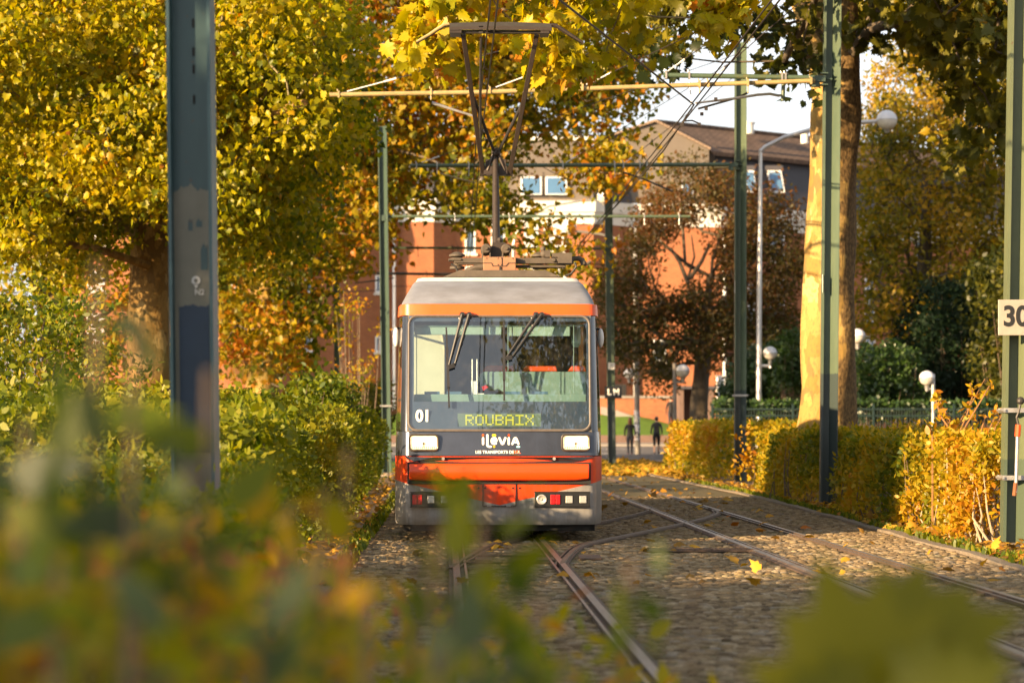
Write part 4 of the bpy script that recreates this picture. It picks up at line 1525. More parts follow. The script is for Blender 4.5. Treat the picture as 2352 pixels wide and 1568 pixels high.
GW = 'overhead contact wires'
GS = 'stay wires holding the cross arms'
def cw(Y, off=0.0, z=6.12): return Vector((trackx(Y) - .09 + off, Y, z))
def cw2(Y, off=0.0, z=6.15): return Vector((trackx2(Y) - .05 + off, Y, z))
wire('contact_wire', 'left of the twin wires above the tram roof', [cw(12, 0), cw(41, -.02), cw(58.7, .05), cw(86, 0), cw(97, -.3)], .0115, GW)
wire('contact_wire', 'right of the twin wires above the tram roof', [cw(12, .085), cw(41, .065), cw(58.7, .135), cw(86, .085), cw(97, -.2)], .0115, GW)
wire('contact_wire', 'wire over the empty track nearer the trunk', [cw2(10, .09), cw2(40, .07), cw2(58.7, .0), cw2(86, -.1), cw2(97, -.5)], .0115, GW)
wire('contact_wire', 'wire over the empty track, second of the steep pair', [cw2(10, 0), cw2(40, -.02), cw2(58.7, -.1), cw2(86, -.2), cw2(97, -.6)], .0115, GW)
wire('contact_wire', 'thick wire crossing from above the tram to the empty track', [P(1235, -40, 27), P(1285, 0, 28), P(1594, 241, 37.3), P(1525, 345, 43), P(1420, 468, 54), P(1330, 560, 66)], .014, GW)
for k, (a, b_, Yb, sc) in enumerate((((780, 215), (1913, -86), YE, 0), ((1127, 205), (1913, -82), YE, 0), ((1338, 199), (1913, -75), YE, 0), ((1528, 168), (1913, -105), YE, 0), ((1631, 184), (1913, -60), YE, 0),
                                 ((957, 377), (1701, 122), YD, 0), ((1293, 378), (1701, 130), YD, 0), ((1432, 377), (1701, 165), YD, 0))):
    lab = ['longest stay wire, from the far left tip of the long yellow arm', 'stay wire from the middle of the long yellow arm', 'stay wire from the yellow arm just right of the pantograph', 'stay wire from the tip of the short green arm', 'steep stay wire from the yellow arm beside the short green arm',
           'stay wire from the left tip of the green arm below the yellow one', 'stay wire from the middle of the lower green arm', 'steep stay wire from the lower green arm beside the wire bundle'][k]
    p, q = P(*a, Yb), P(*b_, Yb)
    wire('stay_wire', lab, [p, q], .009, GS)
    st = [o for o in COL.objects if o.name.startswith('stay_wire')][-1]
    i = p.lerp(q, .09 if k < 5 else .05); j = p.lerp(q, .115 if k < 5 else .07)
    mb = MB(); mb.tube([p.lerp(q, .015), i], .011, 5); mb.tube([i, j], .018, 6)
    mb.build('strain_insulator', M_WHITEPL, st, world=True)
for k, (pts, lab) in enumerate((([(1180, 585, 118), (1330, 520, 125), (1457, 478, 140)], 'cable from the street lamp to the brick corner'), ([(1195, 350, YB), (1330, 420, 80), (1420, 470, 92)], 'thin cable sagging past the attic windows'),
                           ([(500, 690, 95), (790, 668, 96), (905, 657, 97), (1060, 640, 98)], 'thin cable below the lowest cross arm'))):
    wire('span_cable', lab, [P(*q) for q in pts], .012, 'thin cables strung across the street', .1)
mb = MB()
mb.tube([P(1566, 285, 38.5), P(1572, 278, 38.5), P(1590, 277, 38.5), P(1606, 284, 38.5)], .013, 6)
for q in ((1566, 287), (1606, 286), (1622, 250), (1644, 228), (1612, 262)): mb.box(P(*q, 38), (.05, .05, .05))
tag(mb.build('wire_crossing', M_CU), 'small clamped bridge piece joining the steep wires against the sky', 'wire fitting')

# ------------------------------------------------------------------ signs
M_SIGN = mat('cream_sign_enamel', (.31, .275, .225), .5, 0, .12, 14)
M_INK = mat('black_sign_ink', (.012, .012, .012), .5, 0, .1, 5)
M_SIGNB = mat('dark_sign_face', (.012, .014, .018), .4, 0, .1, 8)
p, q = P(2293, 770, 26.95), P(2396, 688, 26.95)
sg = thing('speed_board', 'cream square board with black figures 30 on the rightmost pole', 'sign', (p.x, 26.95, p.z))
mb = MB(); mb.b2((0, 0, 0), (q.x - p.x, .02, q.z - p.z)); mb.build('plate', M_SIGN, sg, bevel=.006)
mb = MB(); mb.b2((.12, .02, .05), (.36, .10, .1)); mb.b2((.12, .02, .3), (.36, .10, .35)); mb.build('bracket', M_DKST, sg)
z = (PZ(728, 26.95) - p.z); cx3 = PX(2333, 26.95) - p.x
text_part('figures', '30', .31, (cx3, -.004, z), M_INK, sg, .003, .008, .92)
p, q = P(1389, 914, 85.7), P(1428, 887, 85.7)
sg = thing('letter_plate', 'black plate with white letters L M on the pole behind the tram', 'sign', (p.x, 85.7, p.z))
mb = MB(); mb.b2((0, 0, 0), (q.x - p.x, .03, q.z - p.z)); mb.build('plate', M_SIGNB, sg)
w_, h_ = q.x - p.x, q.z - p.z
text_part('letters', 'L', .29, (w_ * .27, -.004, h_ / 2), M_WHITEPL, sg, .002, .012)
text_part('letters', 'M', .29, (w_ * .68, -.004, h_ / 2), M_WHITEPL, sg, .002, .012)
p, q = P(1397, 848, 85.75), P(1412, 833, 85.75)
sg = thing('number_plate', 'small white plate with faint figures above the black letter plate', 'sign', (p.x, 85.75, p.z))
mb = MB(); mb.b2((0, 0, 0), (q.x - p.x, .02, q.z - p.z)); mb.build('plate', M_WHITEPL, sg)
w_, h_ = q.x - p.x, q.z - p.z
text_part('figures', 'ER', .09, (w_ * .5, -.003, h_ * .68), M_INK, sg, .001, .0)
text_part('figures', '442', .09, (w_ * .5, -.003, h_ * .28), M_INK, sg, .001, .0)

# switch iron hung on the rightmost pole
si = thing('switch_iron', 'long steel switch iron with orange grip hanging on the rightmost pole', 'tool', P(2336, 940, 26.9))
o = si.location
mb = MB(); mb.tube([P(2333, 1130, 26.95) - o, P(2337, 1000, 26.95) - o], .02, 8); mb.build('rod', M_GALV, si)
mb = MB(); mb.tube([P(2330, 1138, 26.95) - o, P(2333, 1108, 26.95) - o], .024, 8); mb.build('rusty_tip', mat('rust', (.25, .09, .03), .8, 0, .4, 20), si)
mb = MB(); mb.tube([P(2337, 1002, 26.95) - o, P(2339, 975, 26.95) - o], .032, 8); mb.build('orange_grip', M_HEADREST, si)
mb = MB(); mb.tube([P(2339, 975, 26.95) - o, P(2335, 958, 26.95) - o, P(2340, 945, 26.95) - o, P(2344, 925, 26.95) - o], .014, 6)
mb.sphere(P(2344, 920, 26.95) - o, .045, 10); mb.build('hook', M_DKST, si)

# ------------------------------------------------------------------ street lamps
M_GLOBE = mat('milky_lamp_globe', (.66, .66, .70), .3, 0, .12, 5)
M_GLOBE2 = mat('clear_lower_globe', (.62, .58, .50), .25, 0, .15, 5)


def globe(r, c, rad, down=.25):
    """a two-part ball with a seam ring and a short neck"""
    c = Vector(c)
    mb = MB(); mb.sphere(c, rad, 20, 0, (1, 1, .96), 0, 90)
    g = mb.build('globe', M_GLOBE, r, world=True, smooth=True)
    mb = MB(); mb.sphere(c, rad * .985, 20, 0, (1, 1, .96), -90, 0); mb.build('globe_bowl', M_GLOBE2, g, world=True, smooth=True)
    mb = MB(); mb.lathe(c, [(rad * 1.02, -.012), (rad * 1.02, .012)], 20); mb.lathe(c - Vector((0, 0, rad * .95 + down * .5)), [(rad * .35, down * .5), (rad * .3, .3 * down), (rad * .22, -.5 * down)], 12)
    mb.build('neck', M_GALV, g, world=True, smooth=True)
    return g


def lamp(label, base, pole_pts, pole_r, globes, arms, mt=M_GALV):
    r = thing('street_lamp', label, 'street lamp', base, 0, 'street lamps with ball shades')
    mb = MB(); mb.tube(pole_pts, pole_r, 12); mb.build('pole', mt, r, world=True, smooth=True)
    for pts, rad in arms:
        mb = MB(); mb.tube(pts, rad, 8); mb.build('arm', mt, r, world=True, smooth=True)
    for c, rad, dn in globes: globe(r, c, rad, dn)
    return r


Y1 = 86
M_SILVP = mat('silver_lamp_paint', (.62, .60, .58), .32, .55, .1, 3)
lamp('tall silver lamp left of the big trunk with a bent arm and a low globe', (PX(1742, Y1), Y1, 0), [Vector((PX(1742, Y1), Y1, 0)), P(1744, 700, Y1), P(1747, 345, Y1)], [.10, .09, .06],
     [(P(2037, 276, Y1), .36, .1), (P(1769, 811, Y1), .245, .2)],
     [([P(1747, 348, Y1), P(1757, 338, Y1), P(1800, 316, Y1), P(1862, 298, Y1), P(1950, 283, Y1), P(2045, 277, Y1)], .075), ([P(1744, 840, Y1), P(1770, 840, Y1)], .05), ([P(1769, 845, Y1), P(1769, 830, Y1)], .05)], M_SILVP)
Y2 = 92
lamp('short pale lamp at the yellow hedge end, globe on its right', (PX(1551, Y2), Y2, 0), [Vector((PX(1551, Y2), Y2, 0)), P(1549, 834, Y2)], .07, [(P(1568, 852, Y2), .26, .18)], [([P(1551, 877, Y2), P(1568, 877, Y2)], .05)], M_PAVE)
Y3 = 114
l3 = lamp('stickered grey lamp between the two walkers', (PX(1465, Y3), Y3, .12), [Vector((PX(1465, Y3), Y3, .1)), P(1462, 870, Y3), P(1461, 620, Y3)], [.13, .12, .08],
     [(P(1445, 858, Y3), .26, .18), (P(1308, 520, Y3), .32, .08)], [([P(1462, 880, Y3), P(1445, 880, Y3)], .05), ([P(1461, 622, Y3), P(1448, 575, Y3), P(1425, 550, Y3), P(1380, 538, Y3), P(1302, 528, Y3)], .055)], mat('dull_grey_post', (.20, .185, .165), .7, 0, .3, 6))
mb = MB(); mb.tube([P(1462.5, 942, Y3 - .02), P(1463.5, 1010, Y3 - .02)], .135, 12)
m, nt, n, l, b = newmat('torn_stickers'); t = noise(n, l, 4, 3, .6); r_ = ramp(n, [(.42, (.60, .60, .66)), (.5, (.05, .05, .06)), (.56, (.45, .44, .42))], 'CONSTANT'); l.new(t.outputs[0], r_.inputs[0]); l.new(r_.outputs[0], b.inputs['Base Color'])
mb.build('stickers', m, l3, world=True, smooth=True)
Y4 = 115
lamp('lamp behind the tram roof whose arm curves up to the pole', (PX(1178, Y4), Y4, .1), [Vector((PX(1178, Y4), Y4, .1)), P(1179, 560, Y4)], [.12, .07], [(P(1388, 452, Y4), .34, .08)],
     [([P(1179, 562, Y4), P(1186, 535, Y4), P(1215, 500, Y4), P(1260, 474, Y4), P(1330, 462, Y4), P(1392, 459, Y4)], .05)])
lamp('lamp globe just right of the big trunk above the laurel', (PX(1944, 82), 82, 0), [Vector((PX(1944, 82), 82, 0)), P(1944, 750, 82)], .07, [(P(1970, 772, 82), .26, .18)], [([P(1944, 798, 82), P(1970, 798, 82)], .05), ([P(1970, 802, 82), P(1970, 790, 82)], .05)], M_PAVE)
Y6 = 76.5
lamp('small dim lamp before the dark yew, globe left of its post', (PX(2144, Y6), Y6, 0), [Vector((PX(2144, Y6), Y6, 0)), P(2143, 858, Y6)], .06, [(P(2129, 868, Y6), .24, .18)], [([P(2143, 893, Y6), P(2129, 893, Y6)], .04)])

# ------------------------------------------------------------------ brick apartment building
def brickmat():
    m, nt, n, l, b = newmat('red_brick')
    tc = n.new('ShaderNodeTexCoord')
    mp = n.new('ShaderNodeMapping'); mp.inputs['Rotation'].default_value = (math.radians(90), 0, 0)
    l.new(tc.outputs['Object'], mp.inputs[0])
    bt = n.new('ShaderNodeTexBrick'); bt.inputs['Scale'].default_value = 1
    bt.inputs['Brick Width'].default_value = .24; bt.inputs['Row Height'].default_value = .075; bt.inputs['Mortar Size'].default_value = .008
    bt.inputs['Color1'].default_value = (.36, .122, .042, 1); bt.inputs['Color2'].default_value = (.29, .09, .034, 1); bt.inputs['Mortar'].default_value = (.26, .13, .07, 1)
    l.new(mp.outputs[0], bt.inputs['Vector'])
    t = noise(n, l, .6, 5, .65)
    r = ramp(n, [(.3, (.75, .75, .75)), (.7, (1.1, 1.1, 1.1))]); l.new(t.outputs[0], r.inputs[0])
    mx = n.new('ShaderNodeMix'); mx.data_type = 'RGBA'; mx.blend_type = 'MULTIPLY'; mx.inputs[0].default_value = 1
    l.new(bt.outputs[0], mx.inputs[6]); l.new(r.outputs[0], mx.inputs[7]); l.new(mx.outputs[2], b.inputs['Base Color'])
    b.inputs['Roughness'].default_value = .85
    bump(n, l, b, bt.outputs['Fac'], -.3, .01)
    return m


M_BRICK = brickmat()
M_CORN = mat('cream_cornice', (.72, .68, .60), .6, 0, .12, 1.5)
M_BEIGE = mat('beige_render', (.135, .112, .09), .8, 0, .15, .7)
M_SLATE = mat('dark_slate', (.055, .052, .06), .65, 0, .25, 9, bmp=.3, stretch=(1, 1, 3))
M_WFRAME = mat('white_window_frame', (.78, .77, .75), .4, 0, .05, 5)
M_WGLASS = mat('sky_reflecting_pane', (.06, .10, .16), .03, .0, .3, .8, coat=1.0)
M_WGLASS2 = mat('roof_window_pane', (.10, .22, .38), .08, .2, .25, .5, coat=1.0)
M_CURT = mat('white_curtain', (.66, .66, .66), .8, 0, .25, 6, stretch=(8, 1, .3))
m, nt, n, l, b = newmat('brown_roof_tiles')
tc = n.new('ShaderNodeTexCoord'); wv = n.new('ShaderNodeTexBrick'); wv.inputs['Scale'].default_value = 1; wv.inputs['Brick Width'].default_value = .3; wv.inputs['Row Height'].default_value = .34; wv.inputs['Mortar Size'].default_value = .03
wv.inputs['Color1'].default_value = (.125, .085, .06, 1); wv.inputs['Color2'].default_value = (.165, .11, .078, 1); wv.inputs['Mortar'].default_value = (.09, .055, .04, 1)
l.new(tc.outputs['Object'], wv.inputs['Vector']); t = noise(n, l, 1.2, 5, .7); r = ramp(n, [(.3, (.7, .7, .7)), (.7, (1.15, 1.1, 1.1))]); l.new(t.outputs[0], r.inputs[0])
mx = n.new('ShaderNodeMix'); mx.data_type = 'RGBA'; mx.blend_type = 'MULTIPLY'; mx.inputs[0].default_value = 1; l.new(wv.outputs[0], mx.inputs[6]); l.new(r.outputs[0], mx.inputs[7]); l.new(mx.outputs[2], b.inputs['Base Color'])
b.inputs['Roughness'].default_value = .85; bump(n, l, b, wv.outputs['Fac'], -.6, .04)
M_TILE = m

bl = thing('apartment_building', 'red brick apartment block with cream cornice and brown tiled roof behind the tram', 'building', (0, 150, .5))
PL = [(100, 146.5), (600, 146.5), (912, 153.5), (996, 153.5), (1047, 155.0), (1363, 155.0), (1459, 157.5), (1655, 157.5), (1672, 158.2), (2060, 168.5), (2700, 186)]
PW = [(PX(x, Y), Y) for x, Y in PL]


def offs(pts, d):
    out = []
    for i in range(len(pts)):
        ns = []
        for j in (i - 1, i):
            if 0 <= j < len(pts) - 1:
                e = Vector((pts[j + 1][0] - pts[j][0], pts[j + 1][1] - pts[j][1])).normalized()
                ns.append(Vector((e.y, -e.x)))
        nn = ns[0] if len(ns) == 1 else (ns[0] + ns[1]) / (1 + ns[0].dot(ns[1]))
        out.append((pts[i][0] + nn.x * d, pts[i][1] + nn.y * d))
    return out


def strip(name, pts, z0, z1, d0, d1, mt, parent=bl, back=None, top=True):
    a, c = offs(pts, d0), offs(pts, d1)
    mb = MB()
    R = [[(x, y, z0) for x, y in a], [(x, y, z1) for x, y in c]]
    mb.loft([R[0], R[1]], 0, False)
    if top:
        bk = offs(pts, -8.0 if back is None else -back)
        mb.loft([R[1], [(x, y, z1) for x, y in bk]], 0, False)
        mb.loft([[(x, y, z0) for x, y in bk], R[0]], 0, False)
    return mb.build(name, mt, parent, world=True)


ZC0, ZC1 = 14.95, 15.65
wall = strip('wall', PW, .4, ZC0 + .1, 0, 0, M_BRICK)
strip('cornice', PW, ZC0, ZC1 - .02, .28, .34, M_CORN)
strip('cornice_moulding', PW, ZC0 - .75, ZC0 - .003, .10, .14, M_CORN)
# attic storey: beige render where it faces us, slate on the slanted faces
def seg(i, j): return PW[i:j + 1]
strip('attic_wall', seg(1, 3), ZC1, 19.4, -.25, -1.1, M_SLATE)
strip('attic_wall', [(PX(985, 154.9), 154.9), PW[5]], ZC1, 19.5, -.25, -.6, M_BEIGE)
strip('attic_wall', seg(5, 6), ZC1, 19.2, -.25, -1.2, M_SLATE)
strip('attic_wall', seg(8, 10), ZC1, 19.3, -.25, -1.3, M_SLATE)
strip('attic_eave', [(PX(985, 154.9), 154.9), PW[5]], 19.5, 19.75, -.35, -.35, M_CORN, back=3)
strip('attic_eave', seg(8, 10), 19.3, 19.5, -.95, -.95, M_SLATE, back=3)
YGb = 157.9
mb = MB()
g = [P(1366, 466, YGb), P(1629, 466, YGb), P(1628, 344, YGb), P(1505, 281, YGb), P(1366, 326, YGb)]
mb.prism(g, (0, .4, 0)); mb.build('gable', M_BEIGE, bl, world=True)
mb = MB()
def coping(a, c):
    for k in range(14):
        p, q = a.lerp(c, k / 14), a.lerp(c, (k + .92) / 14)
        mb.beam(p + Vector((0, .1, .06)), q + Vector((0, .1, .06)), .75, .14)
coping(P(1360, 327, YGb), P(1505, 280, YGb)); coping(P(1505, 280, YGb), P(1632, 345, YGb))
mb.build('gable_coping', mat('pinkish_coping', (.27, .19, .13), .8, 0, .25, 2), bl, world=True)
R0, E0 = P(1505, 280, YGb + .3), P(1634, 347, YGb + .2)
d9 = Vector((PW[9][0] - PW[8][0], PW[9][1] - PW[8][1], 0)).normalized()
R1, E1 = R0 + d9 * 32, E0 + d9 * 32
mb = MB(); mb.prism([R0, E0, E1, R1], (0.2, .3, -.25)); rf = mb.build('roof', M_TILE, bl, world=True)
mb = MB()
for k in range(60):
    mb.beam(R0 + d9 * (k * .53) + Vector((0, 0, .06)), R0 + d9 * (k * .53 + .5) + Vector((0, 0, .07)), .3, .16)
mb.build('ridge_tiles', M_TILE, rf, world=True)
mb = MB(); mb.prism([R0, R1, R1 + Vector((5, 12, -5)), R0 + Vector((-5, 12, -3))], (0, .2, -.3)); mb.build('rear_roof', M_TILE, bl, world=True)
for (dx, y0, y1, Y, w) in ((1719, 308, 284, 162.0, .36), (1848, 330, 306, 164.6, .26)):
    mb = MB(); p, q = P(dx, y0, Y), P(dx, y1, Y)
    mb.lathe(p, [(w, 0), (w, q.z - p.z)], 12); mb.lathe(q, [(w * 1.3, 0), (w * 1.3, .06)], 12)
    mb.build('roof_vent', M_PALE, rf, world=True, smooth=True)
for dx, i, Yp in ((905, 1, 153.0), (1459, 6, 157.2), (1664, 8, 157.6)):
    mb = MB(); x = PX(dx, Yp); mb.tube([(x, Yp, 2.5), (x, Yp, ZC0 - .3), (x, Yp + .1, ZC1)], .10, 8); mb.build('drainpipe', M_WFRAME, bl, world=True)


def onwall(dx, pts):
    """where the sight line of a plan column meets the facade"""
    t = (dx - 1176) / F
    for (x0, y0), (x1, y1) in zip(pts[:-1], pts[1:]):
        den = (x1 - x0) - t * (y1 - y0)
        s = (t * y0 - x0) / den
        if 0 <= s <= 1:
            e = Vector((x1 - x0, y1 - y0, 0)).normalized()
            return Vector((x0 + s * (x1 - x0), y0 + s * (y1 - y0), 0)), e
    return None


def window(x0, x1, y0, y1, kind='plain', sill=True):
    c, e = onwall((x0 + x1) / 2, PW)
    nn = Vector((e.y, -e.x, 0))
    s = F / c.y
    z0, z1 = PZ(y1, c.y), PZ(y0, c.y)
    w = (x1 - x0) / s / max(.35, e.x)
    O = c
    def box(mb, u0, u1, za, zb, o0, o1):
        vs = [O + e * u + nn * o + Vector((0, 0, z)) for z in (za, zb) for o in (o0, o1) for u in (u0, u1)]
        mb.add(vs, [(0, 2, 3, 1), (4, 5, 7, 6), (0, 1, 5, 4), (1, 3, 7, 5), (3, 2, 6, 7), (2, 0, 4, 6)])
    mb = MB(); h = w / 2; t = .09
    box(mb, -h, -h + t, z0, z1, -.05, .06); box(mb, h - t, h, z0, z1, -.05, .06); box(mb, -h + t, h - t, z1 - t, z1, -.05, .058); box(mb, -h + t, h - t, z0, z0 + t, -.05, .058)
    if w > .9: box(mb, -.05, .05, z0 + t, z1 - t, -.05, .055)
    f = mb.build('window', M_WFRAME, bl, world=True)
    mb = MB(); box(mb, -h + t, h - t, z0 + t, z1 - t, -.04, .02); mb.build('pane', M_WGLASS if kind != 'curtain' else M_CURT, f, world=True)
    if sill:
        mb = MB(); box(mb, -h - .12, h + .12, z0 - .16, z0 - .002, -.05, .16); mb.build('sill', M_CORN, f, world=True)
    if kind == 'balcony':
        mb = MB()
        for k in range(9): box(mb, -h + k * w / 8 - .015, -h + k * w / 8 + .015, z0, z0 + 1.0, .2, .23)
        box(mb, -h - .05, h + .05, z0 + 1.0, z0 + 1.05, .19, .24); mb.build('balcony_rail', M_DKST, f, world=True)


for x0, x1 in ((1068, 1092), (1128, 1160), (1204, 1236), (1250, 1300)):
    for y0, y1 in ((505, 582), (612, 680), (710, 780)): window(x0, x1, y0, y1, 'curtain' if x0 > 1200 else 'plain')
for x0, x1 in ((862, 873), (700, 716)):
    for y0, y1 in ((500, 545), (632, 672), (772, 808)): window(x0, x1, y0, y1)
for x0, x1 in ((520, 552), (300, 340), (200, 240)):
    for y0, y1 in ((500, 560), (610, 670), (720, 790)): window(x0, x1, y0, y1, 'curtain')
for y0, y1 in ((530, 600), (640, 740), (770, 840)):
    window(1768, 1802, y0, y1, 'balcony'); window(1716, 1733, y0 + 10, y1 - 10); window(1880, 1910, y0, y1); window(1985, 2010, y0, y1); window(2100, 2130, y0, y1)
window(1645, 1669, 862, 925, 'curtain', False); window(1500, 1530, 780, 830)


def roofwin(x0, x1, y0, y1, base, slant, Yo):
    mb = MB()
    q = [P(x0 - slant, y0, Yo + .45), P(x1 - slant, y0, Yo + .45), P(x1, y1, Yo), P(x0, y1, Yo)]
    c = sum(q, Vector()) / 4
    mb.prism([c + (p - c) * 1.0 for p in q], (0, .35, 0)); f = mb.build('roof_window', M_WFRAME, bl, world=True)
    mb = MB(); mb.prism([c + Vector(((p - c).x * .86, (p - c).y * .9 - .03, (p - c).z * (.90 if p.z < c.z else .84))) for p in q], (0, .1, 0)); mb.build('pane', M_WGLASS2, f, world=True)
    mb = MB(); mb.prism([p + Vector((0, -.03, .0)) for p in (q[0] + Vector((-.1, 0, .3)), q[1] + Vector((.1, 0, .3)), q[1] + Vector((.1, 0, -.02)), q[0] + Vector((-.1, 0, -.02)))], (0, .4, 0)); mb.build('blind_box', M_BEIGE if base else M_SLATE, f, world=True)


roofwin(1196, 1244, 405, 447, 1, 0, 154.8); roofwin(1253, 1302, 405, 447, 1, 0, 154.8); roofwin(1075, 1105, 412, 450, 1, 0, 154.8); roofwin(1120, 1150, 412, 450, 1, 0, 154.8)
roofwin(1771, 1803, 391, 442, 0, 9, 160.4); roofwin(1716, 1738, 391, 442, 0, 7, 158.8)
roofwin(1566, 1592, 420, 452, 1, 0, 157.5)
mb = MB(); p, q = P(1400, 932, 154.4), P(1438, 882, 154.6); mb.b2((p.x, 154.4, p.z), (q.x, 155.5, q.z)); mb.build('garage_grille', M_UNDER, bl, world=True)
# brick terrace wall with coping and doorway beside the ramp
tw = thing('terrace_wall', 'orange lit brick terrace wall with grey coping below the block', 'wall', (PX(1400, 153.2), 153.2, .5))
mb = MB(); p, q = P(1330, 1000, 153.2), P(1560, 914, 153.2); mb.b2((p.x, 153.2, p.z), (q.x, 153.6, q.z)); mb.build('brick_face', M_BRICK, tw, world=True)
mb = MB(); mb.b2((p.x, 153.1, q.z), (q.x, 153.7, q.z + .14)); mb.build('coping', M_PAVE, tw, world=True)
rp = thing('stone_ramp', 'pale sloping stone ramp between the lawn and the brick terrace wall', 'ramp', (PX(1400, 152.6), 152.6, 1.0))
mb = MB(); mb.prism([P(1380, 934, 152.6), P(1400, 936, 152.6), P(1510, 975, 152.4), P(1575, 992, 152.4), P(1575, 1004, 152.4), P(1500, 990, 152.4), P(1380, 950, 152.6)], (0, .4, 0)); mb.build('parapet', M_PAVE, rp, world=True)
gh = thing('brick_gate_house', 'small dark brick porch with a flat roof behind the tree trunk', 'porch', (PX(1590, 135), 135, .3))
mb = MB(); p, q = P(1560, 985, 135), P(1640, 893, 135); mb.b2((p.x, 135, 0.2), (p.x + .25, 137, q.z)); mb.b2((q.x - .25, 135, .2), (q.x, 137, q.z)); mb.b2((p.x + .25, 136.8, .2), (q.x - .25, 137, q.z)); mb.build('brick_piers', M_WALLSTONE, gh, world=True)
mb = MB(); mb.b2((p.x - .15, 134.8, q.z), (q.x + .15, 137.2, q.z + .15)); mb.build('flat_roof', M_SLATE, gh, world=True)

# ------------------------------------------------------------------ trees
def tree(name, label, trunk, rads, cen, rad, per, size, hue_c, lm, bark, group, kind='simple', squash=.75, rtip=.012, world_base=None, every=1, amp=.05, nseg=20, bias=(0, 0, -.8), cat='tree', branch_m=None):
    b0 = trunk[0]
    r = thing(name, label, cat, (b0[0], b0[1], b0[2]), 0, group)
    mb = MB()
    trunk_mesh(mb, trunk, rads, nseg, 0, b0[0], amp)
    n_up = [t for t in trunk]
    skeleton(mb, n_up, rads[-1], cen, rtip, 1 if branch_m else 0, every)
    mb.build('trunk', [bark, branch_m] if branch_m else bark, r, world=True, smooth=True, ang=80)
    crown('crown', r, cen, rad, per, size, hue_c, lm, kind, squash, bias=bias)
    return r


G1 = 'plane trees along the tramway'
# yellow plane on the left, its trunk beside the near pole
poly = [(-170, -160), (500, -160), (760, -140), (800, 80), (760, 330), (720, 450), (660, 600), (560, 560), (470, 520), (400, 480), (300, 490), (240, 560), (120, 610), (0, 600), (-170, 560)]
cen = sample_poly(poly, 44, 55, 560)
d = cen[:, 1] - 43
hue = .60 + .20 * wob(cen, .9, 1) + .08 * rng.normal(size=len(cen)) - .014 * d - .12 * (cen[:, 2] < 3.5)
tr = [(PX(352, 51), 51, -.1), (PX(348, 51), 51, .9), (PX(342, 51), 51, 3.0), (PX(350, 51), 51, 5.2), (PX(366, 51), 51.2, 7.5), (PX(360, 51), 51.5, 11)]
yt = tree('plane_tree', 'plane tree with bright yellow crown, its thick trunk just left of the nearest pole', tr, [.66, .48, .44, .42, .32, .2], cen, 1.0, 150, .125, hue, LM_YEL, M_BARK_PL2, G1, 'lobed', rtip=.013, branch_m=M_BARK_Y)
mb = MB()
for pts, r0 in (([(360, 330), (440, 330), (520, 300), (580, 272), (640, 255), (700, 235)], .17), ([(365, 240), (420, 170), (470, 130), (520, 60), (600, 30)], .12), ([(345, 300), (280, 240), (200, 170), (110, 110), (0, 98), (-60, 80)], .15), ([(110, 112), (60, 75), (0, 92)], .08),
                ([(352, 420), (270, 430), (140, 420), (50, 405), (-40, 410)], .07), ([(340, 610), (220, 570), (120, 555), (60, 520), (-20, 480)], .09), ([(200, 170), (230, 100), (270, 30), (290, -40)], .08), ([(470, 130), (440, 60), (430, -20)], .07)):
    q = [P(x, y, 50.5 - 1.1 * i) for i, (x, y) in enumerate(pts)]
    mb.tube(q, [r0 * (1 - .62 * i / (len(q) - 1)) for i in range(len(q))], 8)
mb.build('limb', M_BARK_PL2, yt, world=True, smooth=True)
# orange plane behind the pantograph
poly = [(480, -150), (1300, -150), (1500, -40), (1470, 100), (1490, 190), (1420, 250), (1350, 300), (1370, 330), (1280, 290), (1220, 310), (1180, 350), (1150, 410), (1070, 440), (990, 430), (920, 480), (870, 540), (830, 600), (770, 630), (730, 710), (700, 810), (650, 860), (600, 850), (520, 880), (440, 700)]
cen = sample_poly(poly, 73, 88, 600)
cen = np.vstack([cen, sample_poly([(1040, 420), (1150, 455), (1250, 470), (1340, 500), (1310, 540), (1220, 560), (1100, 540)], 74, 79, 11), sample_poly([(1230, 560), (1330, 560), (1330, 620), (1250, 640)], 74, 79, 4), sample_poly([(1350, 330), (1450, 350), (1440, 420), (1370, 430), (1330, 380)], 74, 79, 10)])
hue = .50 + .20 * wob(cen, .45, 4) + .12 * rng.normal(size=len(cen))
tr = [(PX(600, 84), 84, -.1), (PX(602, 84), 84, 3), (PX(610, 84), 84, 7), (PX(680, 84), 83, 10), (PX(760, 84), 82, 13)]
tree('plane_tree', 'plane tree with orange and green crown reaching behind the pantograph', tr, [.7, .55, .5, .38, .2], cen, 1.25, 104, .20, hue, LM_ORA, M_BARK_PL, G1, 'lobed', rtip=.018, branch_m=M_BARK)
# big trunk on the right
YR = 47
poly = [(1965, -260), (2600, -300), (2600, 240), (2330, 300), (2250, 320), (2190, 250), (2120, 150), (2030, 90), (1990, 60), (1960, 20)]
c1 = sample_poly(poly, 40, 52, 190)
c1 = c1[np.hypot(1176 + c1[:, 0] / c1[:, 1] * F - 2037, HOR - (c1[:, 2] - CZ) / c1[:, 1] * F - 270) > 165]
poly = [(1500, -260), (1890, -260), (1880, 130), (1850, 240), (1835, 120), (1790, 60), (1740, 110), (1700, 60), (1640, 90), (1600, 40), (1540, 110), (1490, 40)]
c2 = sample_poly(poly, 37, 46, 42)
cen = np.vstack([c1, c2])
hue = np.r_[.46 + .22 * wob(c1, .9, 2) + .25 * (rng.uniform(size=len(c1)) > .9), .30 + .22 * rng.normal(size=len(c2))]
tr = [(PX(1892, YR), YR, -.1), (PX(1893, YR), YR, .9), (PX(1900, YR), YR, 2.1), (PX(1905, YR), YR, 4), (PX(1914, YR), YR, 6.6), (PX(1917, YR), YR, 7.3), (PX(1925, YR), YR, 8.3), (PX(1928, YR), YR, 12)]
